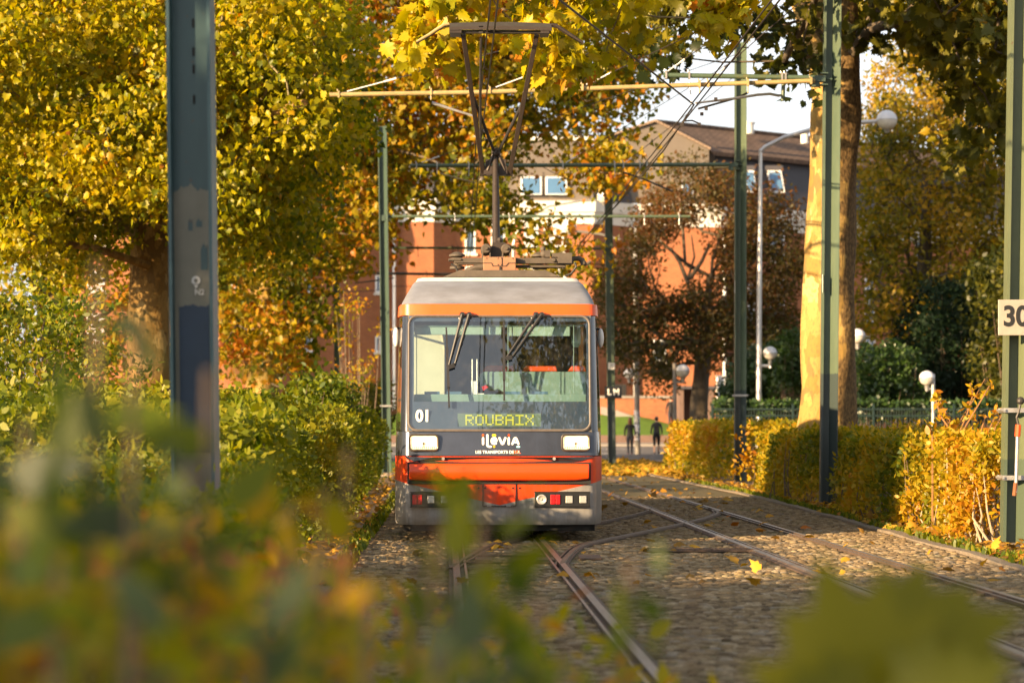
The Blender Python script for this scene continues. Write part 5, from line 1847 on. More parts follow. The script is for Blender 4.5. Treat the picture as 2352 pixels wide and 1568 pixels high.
rt = tree('plane_tree', 'plane tree with thick mottled sunlit trunk behind the green pole on the right', tr, [.78, .63, .52, .49, .44, .47, .43, .3], cen, .72, 52, .22, hue, LM_OLI, M_BARK_R, G1, 'plane', rtip=.013, branch_m=M_BARK, nseg=28, amp=.055)
mb = MB(); trunk_mesh(mb, [(PX(1905, YR), YR, 7.4), (PX(1880, YR), YR - .2, 8.6), (PX(1825, YR), YR - .6, 9.6), (PX(1770, YR), YR - 1, 10.6)], [.30, .30, .24, .18], 16, 0, 3)
mb.build('limb', M_BARK_PL, rt, world=True, smooth=True, ang=80)
# near boughs over the pantograph, from a plane outside the frame
def spray(poly, Y0, Y1, n): return sample_poly(poly, Y0, Y1, n)
c1 = np.vstack([spray([(960, -120), (1480, -120), (1460, 40), (1400, 90), (1330, 60), (1290, 30), (1050, 30), (980, 70), (950, 20)], 30.5, 34, 46),
                spray([(945, 70), (1080, 60), (1060, 130), (980, 170), (935, 150)], 31, 34, 12), spray([(1190, 80), (1330, 60), (1340, 160), (1270, 180), (1210, 140)], 31, 34, 13),
                spray([(1600, -60), (1720, -60), (1690, 60), (1650, 110), (1620, 40)], 31, 34, 9)])
tr = [(9.5, 38, -.1), (9.4, 38, 4), (8.5, 37.5, 8.6), (5.5, 36, 10.2), (2.5, 33.5, 9.2), (.8, 32.8, 8.0), (-.4, 32.4, 7.3)]
ov = tree('plane_tree', 'plane tree whose large bright yellow leaves hang above the pantograph', tr, [.4, .34, .22, .12, .07, .04, .02], c1, .42, 26, .20, .70 + .12 * rng.normal(size=len(c1)), LM_YEL, M_BARK_PL, G1, 'plane', rtip=.008, branch_m=M_BARK_Y)
# farther yellow-brown tree at the right edge
poly = [(1985, 260), (2040, 130), (2120, 60), (2250, 40), (2440, 40), (2460, 820), (2300, 840), (2200, 700), (2090, 760), (2040, 800), (1970, 760), (1960, 520), (1975, 380)]
cen = sample_poly(poly, 91, 102, 700)
hue = .72 + .25 * wob(cen, .5, 3) + .08 * rng.normal(size=len(cen))
tr = [(PX(2110, 97), 97, -.1), (PX(2110, 97), 97, 3), (PX(2120, 97), 97, 7), (PX(2130, 97), 97, 11)]
tree('broad_tree', 'broad yellow and brown tree behind the yew at the right edge', tr, [.5, .4, .3, .15], cen, 1.0, 70, .20, hue, LM_OLI, M_BARK, 'trees before the brick block', 'simple', rtip=.02, bias=(0, 0, -.3))
# purple-brown tree
poly = [(1375, 740), (1385, 610), (1450, 560), (1490, 440), (1545, 385), (1660, 395), (1760, 430), (1835, 520), (1850, 620), (1820, 690), (1830, 800), (1700, 800), (1690, 850), (1640, 840), (1560, 800), (1540, 890), (1500, 905), (1450, 850), (1400, 800)]
holes = [[(1485, 600), (1560, 520), (1650, 470), (1655, 640), (1590, 665), (1500, 690)]]
cen = sample_poly(poly, 104, 112, 620, holes)
hue = .42 + .2 * wob(cen, .6, 5) + .16 * np.clip((cen[:, 2] - 6) / 5, -1, 1)
tr = [(PX(1604, 108), 108, -.1), (PX(1606, 108), 108, 2.0), (PX(1612, 108), 108, 4.2), (PX(1625, 108), 108, 6.5), (PX(1630, 108), 108, 8.0)]
pt = tree('purple_tree', 'dark purple-brown leaved tree before the brick wall, beside the walkers', tr, [.55, .40, .34, .2, .12], cen, .85, 66, .17, hue, LM_PUR, M_BARK, 'trees before the brick block', 'simple', rtip=.017, bias=(0, 0, -.2))
mb = MB()
for pts in ([(1612, 760), (1585, 690), (1580, 640), (1595, 590), (1588, 540)], [(1615, 730), (1632, 670), (1636, 600), (1655, 540)], [(1580, 650), (1560, 600), (1540, 570)], [(1585, 640), (1612, 600), (1630, 560)]):
    mb.tube([P(x, y, 107 + .3 * i) for i, (x, y) in enumerate(pts)], [.10 - .018 * i for i in range(len(pts))], 7)
mb.build('limb', M_BARK, pt, world=True, smooth=True)
# far crowns left that close the gaps
poly = [(-300, 120), (430, 60), (520, 300), (480, 560), (540, 700), (430, 900), (-300, 930)]
cen = sample_poly(poly, 84, 94, 440)
tr = [(PX(120, 90), 90, -.1), (PX(120, 90), 90, 5), (PX(140, 90), 90, 11)]
tree('broad_tree', 'orange-brown tree filling the far gaps behind the yellow plane trunk', tr, [.5, .4, .2], cen, 1.25, 60, .26, .55 + .15 * wob(cen, .5, 7), LM_ORA, M_BARK, 'trees before the brick block', 'simple', rtip=.02)


# shrubs: many-stemmed things with foliage
def shrub(name, label, poly, Y0, Y1, n, rad, per, size, hue0, lm, group=None, kind='simple', cat='shrub', bias=(0, 0, .1), squash=.8, spread=.16, ph=0.0):
    cen = sample_poly(poly, Y0, Y1, n)
    cen = cen[cen[:, 2] > .02]
    c0 = cen.mean(0)
    r = thing(name, label, cat, (c0[0], c0[1], 0), 0, group)
    mb = MB()
    for i in range(0, len(cen), max(1, len(cen) // 60)):
        c = cen[i]; s = np.array([c0[0] + (c[0] - c0[0]) * .55, c0[1] + (c[1] - c0[1]) * .6, 0])
        mb.tube([s, (s + c) / 2 + rng.normal(0, .05, 3), c], [.022, .016, .006], 5, 0, False)
    mb.build('stems', M_TWIG, r, world=True)
    crown('foliage', r, cen, rad, per, size, hue0 + spread * wob(cen, .9, ph) + .05 * rng.normal(size=len(cen)), lm, kind, squash, bias=bias)
    return r


GS2 = 'shrubs on the left verge'
shrub('hazel_bush', 'round-leaved yellow-green bush at the left edge before the plane trunk', [(-400, 640), (-40, 700), (60, 690), (110, 640), (180, 700), (240, 800), (290, 870), (380, 900), (400, 1100), (-400, 1150)], 27, 33, 330, .33, 54, .088, .60, LM_GRN, GS2, squash=.9)
shrub('hanging_bush', 'dark green bush with yellow leaf tips right of the nearest pole', [(480, 960), (540, 920), (610, 935), (690, 895), (770, 870), (800, 910), (790, 970), (720, 1000), (500, 1010)], 46, 52, 170, .45, 60, .12, .50, LM_GRN, GS2, ph=2)
shrub('small_tree', 'thin yellow-orange sapling in front of the shaded brick wall', [(765, 620), (860, 640), (880, 760), (860, 860), (800, 930), (760, 900)], 70, 76, 26, .5, 22, .13, .60, LM_ORA, GS2, ph=3, bias=(0, 0, -.5))
shrub('dark_bush', 'small dark orange-tinged bush against the brick beside the thin pole', [(800, 940), (830, 890), (890, 880), (900, 1010), (800, 1010)], 100, 106, 70, .55, 50, .2, .30, LM_OLI, GS2, ph=4)
GS3 = 'evergreens behind the green fence'
shrub('yew_tree', 'tall dark yew with dense drooping needles behind the small lamp', [(2085, 800), (2100, 720), (2120, 660), (2180, 640), (2260, 640), (2300, 680), (2330, 940), (2150, 960), (2080, 900)], 88, 95, 420, .55, 70, .16, .45, LM_YEW, GS3, cat='tree', bias=(0, 0, -.6))
shrub('laurel_bush', 'dense glossy green laurel between the big trunk and the yew', [(1935, 830), (1960, 800), (2010, 790), (2070, 800), (2105, 840), (2120, 960), (1935, 960)], 84, 88, 260, .40, 46, .16, .5, LM_LAU, GS3, cat='bush', bias=(0, -.4, -.2))
shrub('laurel_bush', 'rounded green bush beside the low globe of the silver lamp', [(1775, 830), (1790, 785), (1815, 765), (1850, 790), (1860, 900), (1780, 900)], 92, 96, 130, .45, 46, .17, .55, LM_LAU, GS3, cat='bush', ph=1)
shrub('dark_bush', 'large shadowy bush behind the silver lamp post and tall pole', [(1655, 900), (1690, 850), (1730, 800), (1790, 810), (1850, 850), (1850, 960), (1660, 960)], 96, 101, 230, .55, 50, .2, .25, LM_LAU, GS3, cat='bush', ph=6)
shrub('dark_bush', 'dark leafy bush between the yew and the rightmost pole', [(2240, 620), (2330, 560), (2460, 560), (2460, 960), (2270, 960), (2260, 800)], 80, 86, 240, .6, 50, .2, .18, LM_OLI, GS3, cat='bush', ph=8)


def hedge(name, label, gen, n, size, hue0, lm, group, base, spread=.2, kind='simple', nstem=80, stem_h=1.0, ph=0.0, bias=(0, -.2, .15), stem_m=None, stem_r=.009):
    p = gen(n)
    r = thing(name, label, 'hedge', base, 0, group)
    hue = hue0 + spread * wob(p, 1.1, ph) + (.16 if size < .075 else .09) * rng.normal(size=len(p))
    leaves('foliage', p, size, hue, lm, kind, bias, r)
    q = gen(nstem)
    mb = MB()
    for c in q:
        mb.tube([(c[0] + rng.normal(0, .08), c[1] + rng.normal(0, .08), -.03), (c[0] + rng.normal(0, .04), c[1], c[2] * .5), (c[0], c[1], max(.15, c[2]) * stem_h)], [stem_r * 1.4, stem_r, stem_r * .4], 5, 0, False)
    mb.build('stems', stem_m or M_TWIG, r, world=True)
    return r


def boxhedge(x0f, x1f, Y0, Y1, hf, face=.55, bias_y=1.0, rough=.19):
    """points near the track side face, the top and the ends of a clipped hedge"""
    def gen(n):
        Y = Y0 + (Y1 - Y0) * rng.uniform(0, 1, n) ** bias_y
        x0, x1, h = x0f(Y), x1f(Y), hf(Y)
        k = rng.uniform(size=n)
        u = rng.uniform(size=n); v = rng.uniform(size=n)
        dep = np.minimum(rng.exponential(.09, n), .5)
        x = np.where(k < face, x0 + (x1 - x0) * dep * .8, x0 + (x1 - x0) * u)
        z = np.where(k < face, .04 + (h - .04) * v, h - dep * h * .6)
        en = k > .97
        Y = np.where(en, Y0 + dep * .5, Y); z = np.where(en, h * v, z)
        b = wob(np.c_[x, Y, z], 1.6)
        x = x + np.sign(x0 - x1) * (.10 * b + rough * wob(np.c_[x, Y, z], .55, 3)) + rng.normal(0, .04, n)
        thin = (z < .24) & (rng.uniform(size=n) < .45 - z * 1.2)
        z = np.where(thin, z + rng.uniform(.25, .6, n), z)
        z = np.maximum(.02, z + .09 * b + rng.normal(0, .035, n) + (rng.uniform(size=n) > .985) * rng.uniform(0, .22, n))
        return np.c_[x, Y, z]
    return gen


GH = 'hedges along the tracks'
def hx(Y):
    gap = np.maximum(.60 * np.exp(-((Y - 39.9) / 1.7) ** 4), .85 * np.exp(-((Y - 56.0) / 4.6) ** 6))
    return 5.06 - .002 * (Y - 30) + gap
hedge('beech_hedge', 'bright yellow and green beech hedge at the street end around the tall pole', boxhedge(lambda Y: hx(Y) + .06 * np.sin(Y), lambda Y: hx(Y) + 1.5, 53, 79, lambda Y: 1.36 + .06 * np.sin(Y * 1.3)), 20000, .125, .52, LM_BEE, GH, (5.4, 66, 0), nstem=150, ph=2)
hedge('beech_hedge', 'shaded brown-green beech hedge at the foot of the big trunk', boxhedge(lambda Y: hx(Y), lambda Y: hx(Y) + 1.4, 31.0, 52.6, lambda Y: 1.19 + .06 * np.sin(Y * 1.7)), 36000, .085, .46, LM_BEE, GH, (5.5, 42, 0), nstem=260, ph=5)
hedge('beech_hedge', 'golden sunlit beech hedge beside the rightmost pole', boxhedge(lambda Y: hx(Y) + .12, lambda Y: hx(Y) + 1.5, 27.7, 30.9, lambda Y: 1.16 + .05 * np.sin(Y * 2)), 11000, .075, .53, LM_BEE, GH, (5.6, 28, 0), nstem=60, ph=9, stem_m=mat('pale_hedge_stems', (.42, .33, .22), .8, 0, .3, 9), stem_r=.011)
# wild shoots above the golden hedge
sh = thing('wild_shoots', 'tall orange-leaved shoots growing out of the golden hedge', 'shrub', (PX(2200, 30), 30, 0))
mb = MB(); pos = []
for pts in ([(2190, 1010), (2195, 985), (2215, 950), (2232, 925), (2262, 870)], [(2170, 990), (2182, 965), (2168, 940), (2158, 918)], [(2182, 985), (2160, 955), (2150, 920), (2148, 895)], [(2200, 1000), (2220, 955), (2235, 905), (2228, 880)], [(2285, 985), (2300, 955), (2322, 910)], [(2270, 990), (2285, 960), (2312, 952)], [(2205, 1000), (2262, 905), (2276, 880)], [(2142, 1010), (2140, 985)], [(2250, 1000), (2262, 960), (2290, 950), (2300, 940)]):
    q = [P(x, y, 29.6 + .15 * i) for i, (x, y) in enumerate(pts)]
    q = [Vector((q[0].x, q[0].y, .02))] + q
    mb.tube(q, [.014] + [.011 - .0015 * i for i in range(len(pts))], 5)
    for i in range(2, len(q)):
        for t in np.linspace(0, 1, 7): pos.append(tuple(q[i - 1].lerp(q[i], t) + Vector(rng.normal(0, .03, 3))))
mb.build('stems', mat('orange_brown_shoots', (.28, .14, .05), .7, 0, .3, 9), sh, world=True)
leaves('foliage', pos, .10, rng.normal(.64, .1, len(pos)), LM_BEE, 'simple', (0, 0, -.2), sh)

lhx = lambda Y: -2.5 - .028 * (Y - 30)
hedge('privet_hedge', 'long green and yellow hedge left of the tram, behind the nearest pole', boxhedge(lambda Y: lhx(Y) + .15 * np.sin(Y * .7) + .1 * np.sin(Y * 1.9), lambda Y: lhx(Y) - 3.2, 19, 62, lambda Y: 1.42 + .16 * np.sin(Y * .62) + .09 * np.sin(Y * 1.7), .5, 1.15, .26), 78000, .085, .62, LM_GRN, GH, (-3.5, 40, 0), nstem=160, ph=3)
hedge('privet_hedge', 'rough blurred hedge between the nearest pole and the kerb', boxhedge(lambda Y: np.where(Y < 14, -1.35, -1.35 - .13 * (Y - 14)), lambda Y: lhx(Y) - 2.4, 8.5, 20.5, lambda Y: .80 + .026 * (Y - 10.5) + .08 * np.sin(Y * 1.1), .4, 1.0, .16), 24000, .075, .44, LM_FOR, GH, (-2.6, 15, 0), nstem=120, ph=7)

# near hedge in front of the camera: a loose bank of leaves that falls away to the right
def nearbank(n):
    out = []
    ybx = [-1500, 0, 250, 500, 800, 1000, 1150, 1300, 1420, 1560, 1800]; yb = [1130, 1200, 1245, 1290, 1345, 1400, 1410, 1440, 1480, 1580, 1700]
    while len(out) < n:
        dx = rng.uniform(-1500, 1780); Y = rng.uniform(2.9, 8.5)
        lim = np.interp(dx, ybx, yb)
        dy = lim + rng.exponential(190)
        if dx > 600 and rng.uniform() > np.interp(dx, [600, 1000, 1780], [.45, .22, .08]): continue
        z = PZ(dy, 7.0) + rng.normal(0, .05)
        z2 = CZ - (CZ - z) * (Y / 7.0) ** .55
        if z2 < .05: continue
        out.append((PX(dx, 7.0) * (Y / 7.0) ** .8, Y, z2))
    return np.array(out)
hedge('leafy_hedge', 'very blurred green, orange and grey-green foliage right in front of the camera', nearbank, 9500, .072, .62, LM_FOR, GH, (-1.0, 7, 0), spread=.36, nstem=30, ph=1, bias=(0, -.3, .2))
NEAR = [o for o in COL.objects if o.get('label', '').startswith('very blurred')][0]


def shoot(pts, nl, size, hue, lm, kind, parent, spread=.03, dy0=1500):
    """a leafy shoot rising from the near hedge"""
    q = [P(*p) for p in pts]
    mb = MB(); mb.tube([Vector((q[0].x, q[0].y, .0))] + q, [.005] * (len(q) + 1), 5)
    s = mb.build('shoot', M_TWIG, parent, world=True)
    pos = []
    for k in range(nl):
        t = (k + .5) / nl * (len(q) - 1); i = int(t)
        pos.append(tuple(q[i].lerp(q[i + 1], t - i) + Vector(rng.normal(0, spread, 3))))
    leaves('shoot_leaves', pos, size, np.clip(rng.normal(hue, .07, nl), 0, 1), lm, kind, (0, -.2, .5), s)


for x, y0, y1, Y, nl, hue, lm, sz in ((960, 1290, 1120, 4.6, 4, .62, LM_GRN, .10), (1040, 1300, 1110, 4.6, 4, .60, LM_GRN, .10), (1110, 1300, 1105, 4.5, 4, .62, LM_GRN, .10), (1175, 1320, 1140, 4.7, 4, .5, LM_GRN, .10), (1000, 1310, 1205, 4.5, 4, .6, LM_GRN, .09), (1100, 1310, 1200, 4.4, 3, .6, LM_GRN, .10),
                                  (470, 1250, 850, 3.9, 7, .5, LM_GRN, .10), (215, 1150, 600, 3.7, 9, .5, LM_GRN, .11), (300, 1150, 730, 3.6, 8, .7, LM_SIL, .11), (790, 1260, 1030, 4.6, 3, .72, LM_FOR, .08), (740, 1290, 1120, 4.6, 5, .9, LM_FOR, .09),
                                  (50, 1150, 960, 3.9, 6, .5, LM_SIL, .11), (1440, 1520, 1290, 4.0, 5, .5, LM_GRN, .085), (1230, 1520, 1370, 3.8, 6, .3, LM_GRN, .09), (1590, 1590, 1330, 4.1, 4, .5, LM_SIL, .09), (430, 1240, 1060, 3.8, 6, .6, LM_SIL, .11), (660, 1300, 1150, 4.4, 6, .85, LM_FOR, .09),
                                  (600, 1500, 1380, 3.2, 6, .6, LM_SIL, .10), (300, 1500, 1420, 3.1, 6, .6, LM_SIL, .11), (1000, 1600, 1470, 3.2, 6, .5, LM_SIL, .10), (1300, 1620, 1490, 3.1, 5, .55, LM_GRN, .10), (130, 1400, 1280, 3.3, 6, .30, LM_FOR, .09), (850, 1420, 1330, 3.6, 5, .8, LM_FOR, .09)):
    shoot([(x - 10, y0 + 150, Y * .85), (x, y0, Y * .85), (x + 8, y1, Y * .85)], nl, sz * .88, hue, lm, 'simple', NEAR, .025)
# two maple-like leaves close to the lens at the lower right
def bigleaf(c, tip, nrm, size, hue, parent, lm):
    tv, tt = TEMPL['plane']
    c, tip, nrm = Vector(c), Vector(tip).normalized(), Vector(nrm)
    x = tip.cross(nrm).normalized(); nn = x.cross(tip)
    co = np.array([tuple(c + (x * v[0] * 1.25 + tip * v[1] + nn * v[2] * .6) * size) for v in tv])
    fastmesh('big_leaf', co, tt.reshape(-1), 3, lm, parent, True, ('hue', np.full(len(co), hue)))
YL = 3.0
mb = MB(); mb.tube([Vector((.42, YL, 0)), P(1900, 1800, YL), P(2030, 1600, YL)], .0035, 5)
ms_ = tag(mb.build('maple_sprig', M_TWIG), 'large blurred olive-yellow lobed leaves at the lower right corner', 'plant')
LM_BIG = leafmat('olive_near_leaf', [(0, (.08, .10, .004)), (1, (.24, .21, .006))], .5)
bigleaf(P(2000, 1650, YL), (-.30, 0, 1), (.1, -1, .3), .215, .75, ms_, LM_BIG)
bigleaf(P(2040, 1500, YL + .1), (1, .1, .30), (0, -1, .6), .19, .6, ms_, LM_BIG)
bigleaf(P(1980, 1680, YL - .1), (-1, 0, .4), (0, -1, .4), .14, .4, ms_, LM_BIG)
bigleaf(P(2110, 1660, YL - .1), (.8, 0, .55), (0, -1, .4), .14, .25, ms_, LM_BIG)

# clipped hedge and railing behind the right hedge
hedge('clipped_hedge', 'dark flat-topped hedge behind the green metal fence', boxhedge(lambda Y: PX(1640, Y) + 0 * Y, lambda Y: PX(2480, Y), 80, 82, lambda Y: 2.15 + 0 * Y, .1), 12000, .15, .35, LM_LAU, GH, (12, 81, 0), nstem=40)
fe = thing('metal_fence', 'dark green metal railing between the trunk and the right edge', 'fence', (PX(1960, 78), 78, 0))
M_FENCE = mat('dark_green_fence_paint', (.008, .024, .02), .45, 0, .2, 6)
mb = MB()
for k in range(150):
    x = PX(1640, 78) + k * .085
    mb.tube([(x, 78, .1), (x, 78, 1.98)], .011, 4)
mb.build('bar_panel', M_FENCE, fe, world=True)
for z in (.25, 1.72, 1.93):
    mb = MB(); mb.b2((PX(1635, 78), 77.97, z - .025), (PX(1640, 78) + 12.9, 78.0 + .03, z + .025)); mb.build('rail', M_FENCE, fe, world=True)
for k in range(6):
    mb = MB(); x = PX(1636, 78) + k * 2.55; mb.b2((x - .035, 77.95, 0), (x + .035, 78.04, 2.1)); mb.build('post', M_FENCE, fe, world=True)

# trees beside and behind the photographer: they shade the near hedge and stand in the windscreen's reflection
def offtree(label, x, y, h0, h1, r, n, hue):
    d_ = unit(rng.normal(size=(n, 3))) * rng.uniform(0, 1, (n, 1)) ** .4
    cen = np.array([x, y, (h0 + h1) / 2]) + d_ * np.array([r, r, (h1 - h0) / 2])
    tree('plane_tree', label, [(x, y, -.1), (x, y, h0), (x + .2, y, (h0 + h1) / 2)], [.45, .38, .2], cen, .9, 46, .26, np.full(n, hue), LM_OLI, M_BARK_PL, G1, 'simple', rtip=.02)
offtree('shade plane tree left of the camera, outside the frame', -12.5, 3.2, 1.0, 9, 4.6, 330, .5)
offtree('shade plane tree behind the camera on the left, outside the frame', -16, -4.5, 1.0, 10, 5.5, 330, .5)
offtree('shade plane tree behind the camera on the right, outside the frame', 7.5, -16, 5, 25, 6.0, 420, .5)

# ------------------------------------------------------------------ fallen leaves, grass tufts
n = 4200
Y = 20 + 78 * rng.uniform(size=n) ** 1.3
k = rng.uniform(size=n)
x = np.where(k < .5, np.array([kerbx(v) for v in Y]) + .15 + np.abs(rng.normal(0, .35, n)), np.where(k < .72, np.array([trackx(v) for v in Y]) - 1.55 - np.abs(rng.normal(0, .35, n)), np.array([trackx(v) for v in Y]) - 1.3 + rng.uniform(0, 5.9, n) ** 1.0))
far = (rng.uniform(size=n) < .16)
Y = np.where(far, rng.uniform(70, 97, n), Y); x = np.where(far, rng.uniform(1.4, 5.2, n), x)
z = np.where(k < .5, .06, .045) + rng.uniform(0, .03, n)
keep = (x < np.array([trackx(v) for v in Y]) - 1.4) | (x > np.array([kerbx(v) for v in Y])) | (rng.uniform(size=n) < .30 + .4 * (Y > 40))
x, Y, z = x[keep], Y[keep], z[keep]; n = len(x)
ob = leaves('fallen_leaves', np.c_[x, Y, z], .115, rng.uniform(0, 1, n) ** 1.4, LM_LIT, 'lobed', flat=True)
tag(ob, 'fallen yellow and brown leaves on the verges and cobbles', kind='stuff')
n = 2600
Y = rng.uniform(68, 98, n)
ob = leaves('leaf_drift', np.c_[rng.uniform(1.2, 5.3, n), Y, rng.uniform(.02, .12, n)], .2, rng.uniform(.35, .9, n), LM_LIT, 'lobed', flat=True)
tag(ob, 'orange leaf drift on the grass strip behind the tram', kind='stuff')
n = 9000
k = rng.uniform(size=n)
Y = np.where(k < .6, rng.uniform(70, 97, n), rng.uniform(20, 60, n))
x = np.where(k < .6, rng.uniform(-1, 4.6, n), np.where(rng.uniform(size=n) < .7, np.array([kerbx(v) for v in Y]) + .12 + .35 * np.abs(wob(np.c_[Y, Y, Y], .8)) * rng.uniform(size=n), np.array([trackx(v) for v in Y]) - 1.45 - rng.uniform(0, .2, n)))
ob = leaves('grass_tufts', np.c_[x, Y, np.full(n, .02)], np.where(k < .6, .10, .08), rng.uniform(.3, .8, n), LM_GRN, 'simple', (0, 0, 2.5))
tag(ob, 'short grass tufts along the kerb and the grass strip', kind='stuff')

# ------------------------------------------------------------------ people
def person(label, loc, rz, joints, regions, cat='person', scale=1.0, name='person'):
    """one continuous skinned body; regions pick the cloth or skin of each face by place"""
    names = list(joints)
    V = [joints[k][0] for k in names]
    Rr = [joints[k][1] for k in names]
    E = [(names.index(joints[k][2]), i) for i, k in enumerate(names) if joints[k][2]]
    me = bpy.data.meshes.new('body')
    me.from_pydata([Vector(v) * scale for v in V], E, [])
    o = bpy.data.objects.new('body', me); COL.objects.link(o)
    sk = o.modifiers.new('skin', 'SKIN'); sk.use_smooth_shade = True
    for i, q in enumerate(me.skin_vertices[0].data):
        rx = Rr[i] if isinstance(Rr[i], tuple) else (Rr[i], Rr[i])
        q.radius = (rx[0] * scale * 1.12, rx[1] * scale * 1.12); q.use_root = (i == 0)
    sb = o.modifiers.new('sub', 'SUBSURF'); sb.levels = 2; sb.render_levels = 2
    dg = bpy.context.evaluated_depsgraph_get()
    m2 = bpy.data.meshes.new_from_object(o.evaluated_get(dg))
    bpy.data.objects.remove(o)
    r = thing(name, label, cat, loc, rz)
    mats = [x for x, _ in regions]
    m2.materials.clear()
    for x in mats: m2.materials.append(x)
    idx = []
    for p in m2.polygons:
        c = p.center / scale
        k = 0
        for i, (_, fn) in enumerate(regions):
            if fn(c): k = i; break
        idx.append(k)
    m2.polygons.foreach_set('material_index', idx)
    m2.shade_smooth()
    link('body', m2, r)
    return r


def walker(step=.18, armsw=.16, elbow=.05, hunch=0.0):
    J = {}
    def a(k, p, r, par=None): J[k] = (p, r, par)
    a('pelvis', (0, 0, .95), (.145, .10)); a('waist', (0, .0, 1.08), (.125, .085), 'pelvis'); a('chest', (0, hunch * .5, 1.28), (.155, .10), 'waist'); a('collar', (0, hunch, 1.42), (.10, .075), 'chest')
    a('neck', (0, hunch, 1.50), .05, 'collar'); a('jaw', (0, hunch + .02, 1.56), .062, 'neck'); a('head', (0, hunch + .015, 1.64), .083, 'jaw'); a('crown', (0, hunch, 1.70), .06, 'head')
    for s, n_ in ((-1, 'l'), (1, 'r')):
        st = step * s
        a('hip' + n_, (s * .09, 0, .88), (.095, .095), 'pelvis'); a('thigh' + n_, (s * .095, st * .4, .68), .083, 'hip' + n_); a('knee' + n_, (s * .095, st * .75, .49), .056, 'thigh' + n_)
        a('calf' + n_, (s * .095, st * .6 - .02, .34), .056, 'knee' + n_); a('ankle' + n_, (s * .095, st - .03 - (.06 if s < 0 else 0), .09 + (.03 if s < 0 else 0)), .038, 'calf' + n_)
        a('toe' + n_, (s * .10, st + .11, .04), (.035, .03), 'ankle' + n_)
        sw = -armsw * s
        a('shoulder' + n_, (s * .175, hunch, 1.38), .06, 'collar'); a('uparm' + n_, (s * .22, hunch * .7 + sw * .4, 1.24), .05, 'shoulder' + n_); a('elbow' + n_, (s * .245, sw * .8, 1.09), .042, 'uparm' + n_)
        a('wrist' + n_, (s * .25, sw + elbow * 2, .86 + elbow), .028, 'elbow' + n_); a('palm' + n_, (s * .25, sw + elbow * 2 + .01, .80 + elbow), (.034, .020), 'wrist' + n_)
        for i, (fx, ln) in enumerate(((-.026, .062), (-.009, .074), (.009, .07), (.025, .055))):
            a(f'f{i}a' + n_, (s * .25 + s * .004, sw + elbow * 2 + .012 + fx, .755 + elbow), .009, 'palm' + n_); a(f'f{i}b' + n_, (s * .247, sw + elbow * 2 + .02 + fx, .755 + elbow - ln), .007, f'f{i}a' + n_)
        a('th0' + n_, (s * .243, sw + elbow * 2 + .045, .79 + elbow), .010, 'palm' + n_); a('th1' + n_, (s * .240, sw + elbow * 2 + .055, .75 + elbow), .008, 'th0' + n_)
    return J


M_SKIN = mat('skin', (.50, .30, .21), .55, 0, .1, 8)
M_BLKC = mat('black_jacket_cloth', (.014, .014, .017), .8, 0, .3, 12)
M_GREYC = mat('charcoal_sports_cloth', (.028, .028, .034), .75, 0, .3, 12)
M_NAVYC = mat('navy_leggings', (.016, .019, .032), .75, 0, .2, 12)
M_SHOE = mat('dark_trainers', (.05, .035, .04), .6, 0, .3, 20)
M_PINK = mat('pink_trainers', (.30, .07, .08), .6, 0, .3, 20)
M_HAIR1 = mat('auburn_hair', (.12, .042, .018), .5, 0, .4, 40, stretch=(8, 8, 1))
M_HAIR2 = mat('dark_hair', (.02, .014, .011), .5, 0, .3, 40)
zr = lambda Y: (Y - 98.5) / 39.5 * .33 + .004
Yw = 113.0
r = person('woman with long auburn hair in black jacket and leggings walking away', (PX(1447, Yw), Yw, zr(Yw)), .05, walker(.10, .06, .0),
           [(M_SKIN, lambda c: c.z > 1.49 or (c.z < .88 and abs(c.x) > .205)), (M_BLKC, lambda c: c.z > .90 or abs(c.x) > .2), (M_PINK, lambda c: c.z < .085), (M_NAVYC, lambda c: True)], scale=.96)
mb = MB()
mb.loft([[(w * math.cos(a), -.035 + d_ * math.sin(a), z) for a in np.linspace(0, 2 * math.pi, 15)[:-1]] for z, w, d_ in ((1.22, .05, .02), (1.30, .085, .045), (1.42, .10, .06), (1.52, .10, .08), (1.60, .098, .095), (1.67, .085, .085), (1.715, .04, .04))], 0, True, True)
mb.build('hair', M_HAIR1, r, smooth=True)
Yw = 114.0
r = person('runner in charcoal top and knee-length tights striding away', (PX(1508, Yw), Yw, zr(Yw)), -.06, walker(.22, .12, .10, .02),
           [(M_SKIN, lambda c: c.z > 1.49 or (c.z < .93 and abs(c.x) > .205) or (.12 < c.z < .42)), (M_GREYC, lambda c: c.z > .92), (M_SHOE, lambda c: c.z <= .12), (M_BLKC, lambda c: True)], scale=1.0)
mb = MB(); mb.sphere((0, -.01, 1.655), .094, 12, 0, (1, 1.05, 1.02)); mb.sphere((0, -.09, 1.68), .04, 8); mb.build('hair', M_HAIR2, r, smooth=True)
mb = MB(); mb.box((.255, .09, .86), (.03, .10, .05)); mb.build('red_phone', M_REDL, r)
Yw = 137
r = person('dark clothed figure half hidden behind the pale lamp post by the brick wall', (PX(1541, Yw), Yw, PZ(985, Yw) + .05), .2, walker(.08, .05, .02),
           [(M_SKIN, lambda c: c.z > 1.49), (M_BLKC, lambda c: c.z > .85), (M_SHOE, lambda c: c.z < .08), (M_NAVYC, lambda c: True)])
mb = MB(); mb.sphere((0, -.01, 1.655), .094, 12, 0, (1, 1.05, 1.02)); mb.build('hair', M_HAIR2, r, smooth=True)
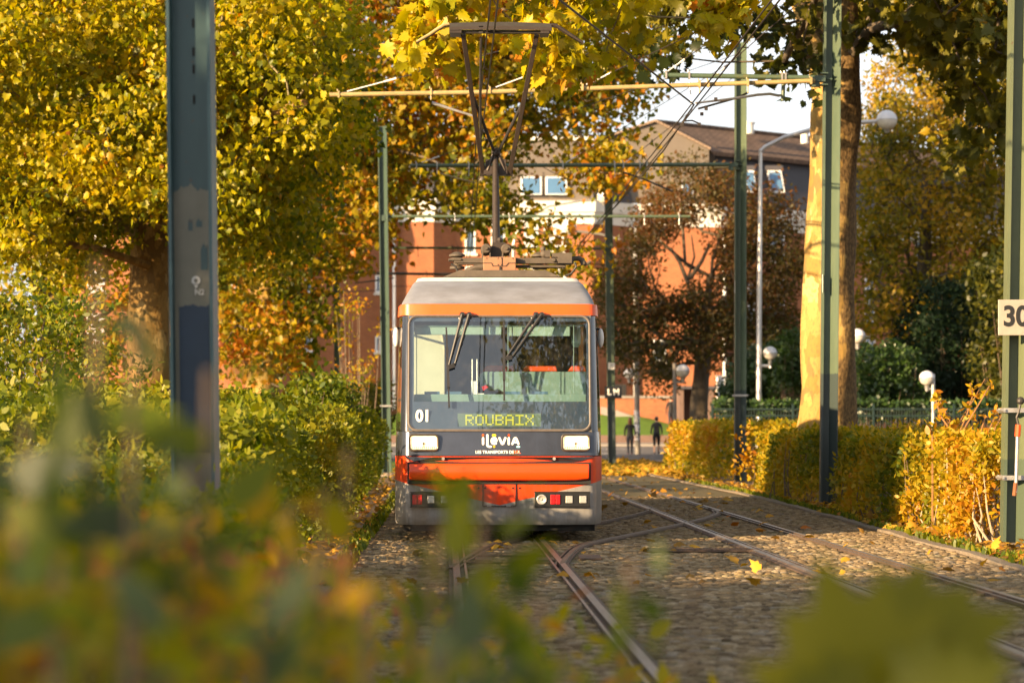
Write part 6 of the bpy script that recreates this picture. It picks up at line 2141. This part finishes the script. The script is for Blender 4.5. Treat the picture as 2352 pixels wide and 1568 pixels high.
# driver seated behind the desk
J = {}
def a(k, p, r, par=None): J[k] = (p, r, par)
a('pelvis', (0, 0, .10), (.17, .13)); a('waist', (0, 0, .25), (.15, .11), 'pelvis'); a('chest', (0, -.02, .45), (.18, .12), 'waist'); a('collar', (0, -.04, .58), (.11, .08), 'chest'); a('neck', (0, -.06, .65), .052, 'collar')
a('jaw', (0, -.085, .70), .064, 'neck'); a('head', (0, -.08, .79), .085, 'jaw'); a('crown', (0, -.07, .86), .06, 'head'); a('nose', (0, -.175, .765), .014, 'head')
for s, n_ in ((-1, 'l'), (1, 'r')):
    a('sh' + n_, (s * .19, -.03, .54), .065, 'collar'); a('el' + n_, (s * .26, -.15, .30), .048, 'sh' + n_); a('wr' + n_, (s * .17, -.38, .24), .032, 'el' + n_); a('pa' + n_, (s * .155, -.45, .235), (.036, .02), 'wr' + n_)
    for i in range(4): a(f'f{i}' + n_, (s * .155 + (i - 1.5) * .018, -.50, .23), .009, 'pa' + n_); a(f'g{i}' + n_, (s * .155 + (i - 1.5) * .018, -.53, .205), .008, f'f{i}' + n_)
    a('t' + n_, (s * .11, -.45, .235), .010, 'pa' + n_); a('u' + n_, (s * .10, -.48, .225), .008, 't' + n_)
    a('hp' + n_, (s * .11, -.05, .06), .10, 'pelvis'); a('kn' + n_, (s * .14, -.40, .05), .07, 'hp' + n_); a('an' + n_, (s * .14, -.42, -.34), .045, 'kn' + n_); a('to' + n_, (s * .14, -.54, -.38), .035, 'an' + n_)
q = tram.location
cdr = Vector((PX(1226, 29.6) , 29.62, 1.35))
M_SHIRT = mat('blue_uniform_cloth', (.09, .15, .25), .8, 0, .25, 10)
r = person('tram driver in dark blue jacket seated behind the windscreen', cdr, .25, J, [(M_SKIN, lambda c: c.z > .635 or c.y < -.43), (M_SHIRT, lambda c: c.z > .12), (M_BLKC, lambda c: True)])
mb = MB(); mb.sphere((0, -.055, .815), .097, 12, 0, (1, 1, 1), -20, 90); mb.build('hair', M_HAIR2, r, smooth=True)
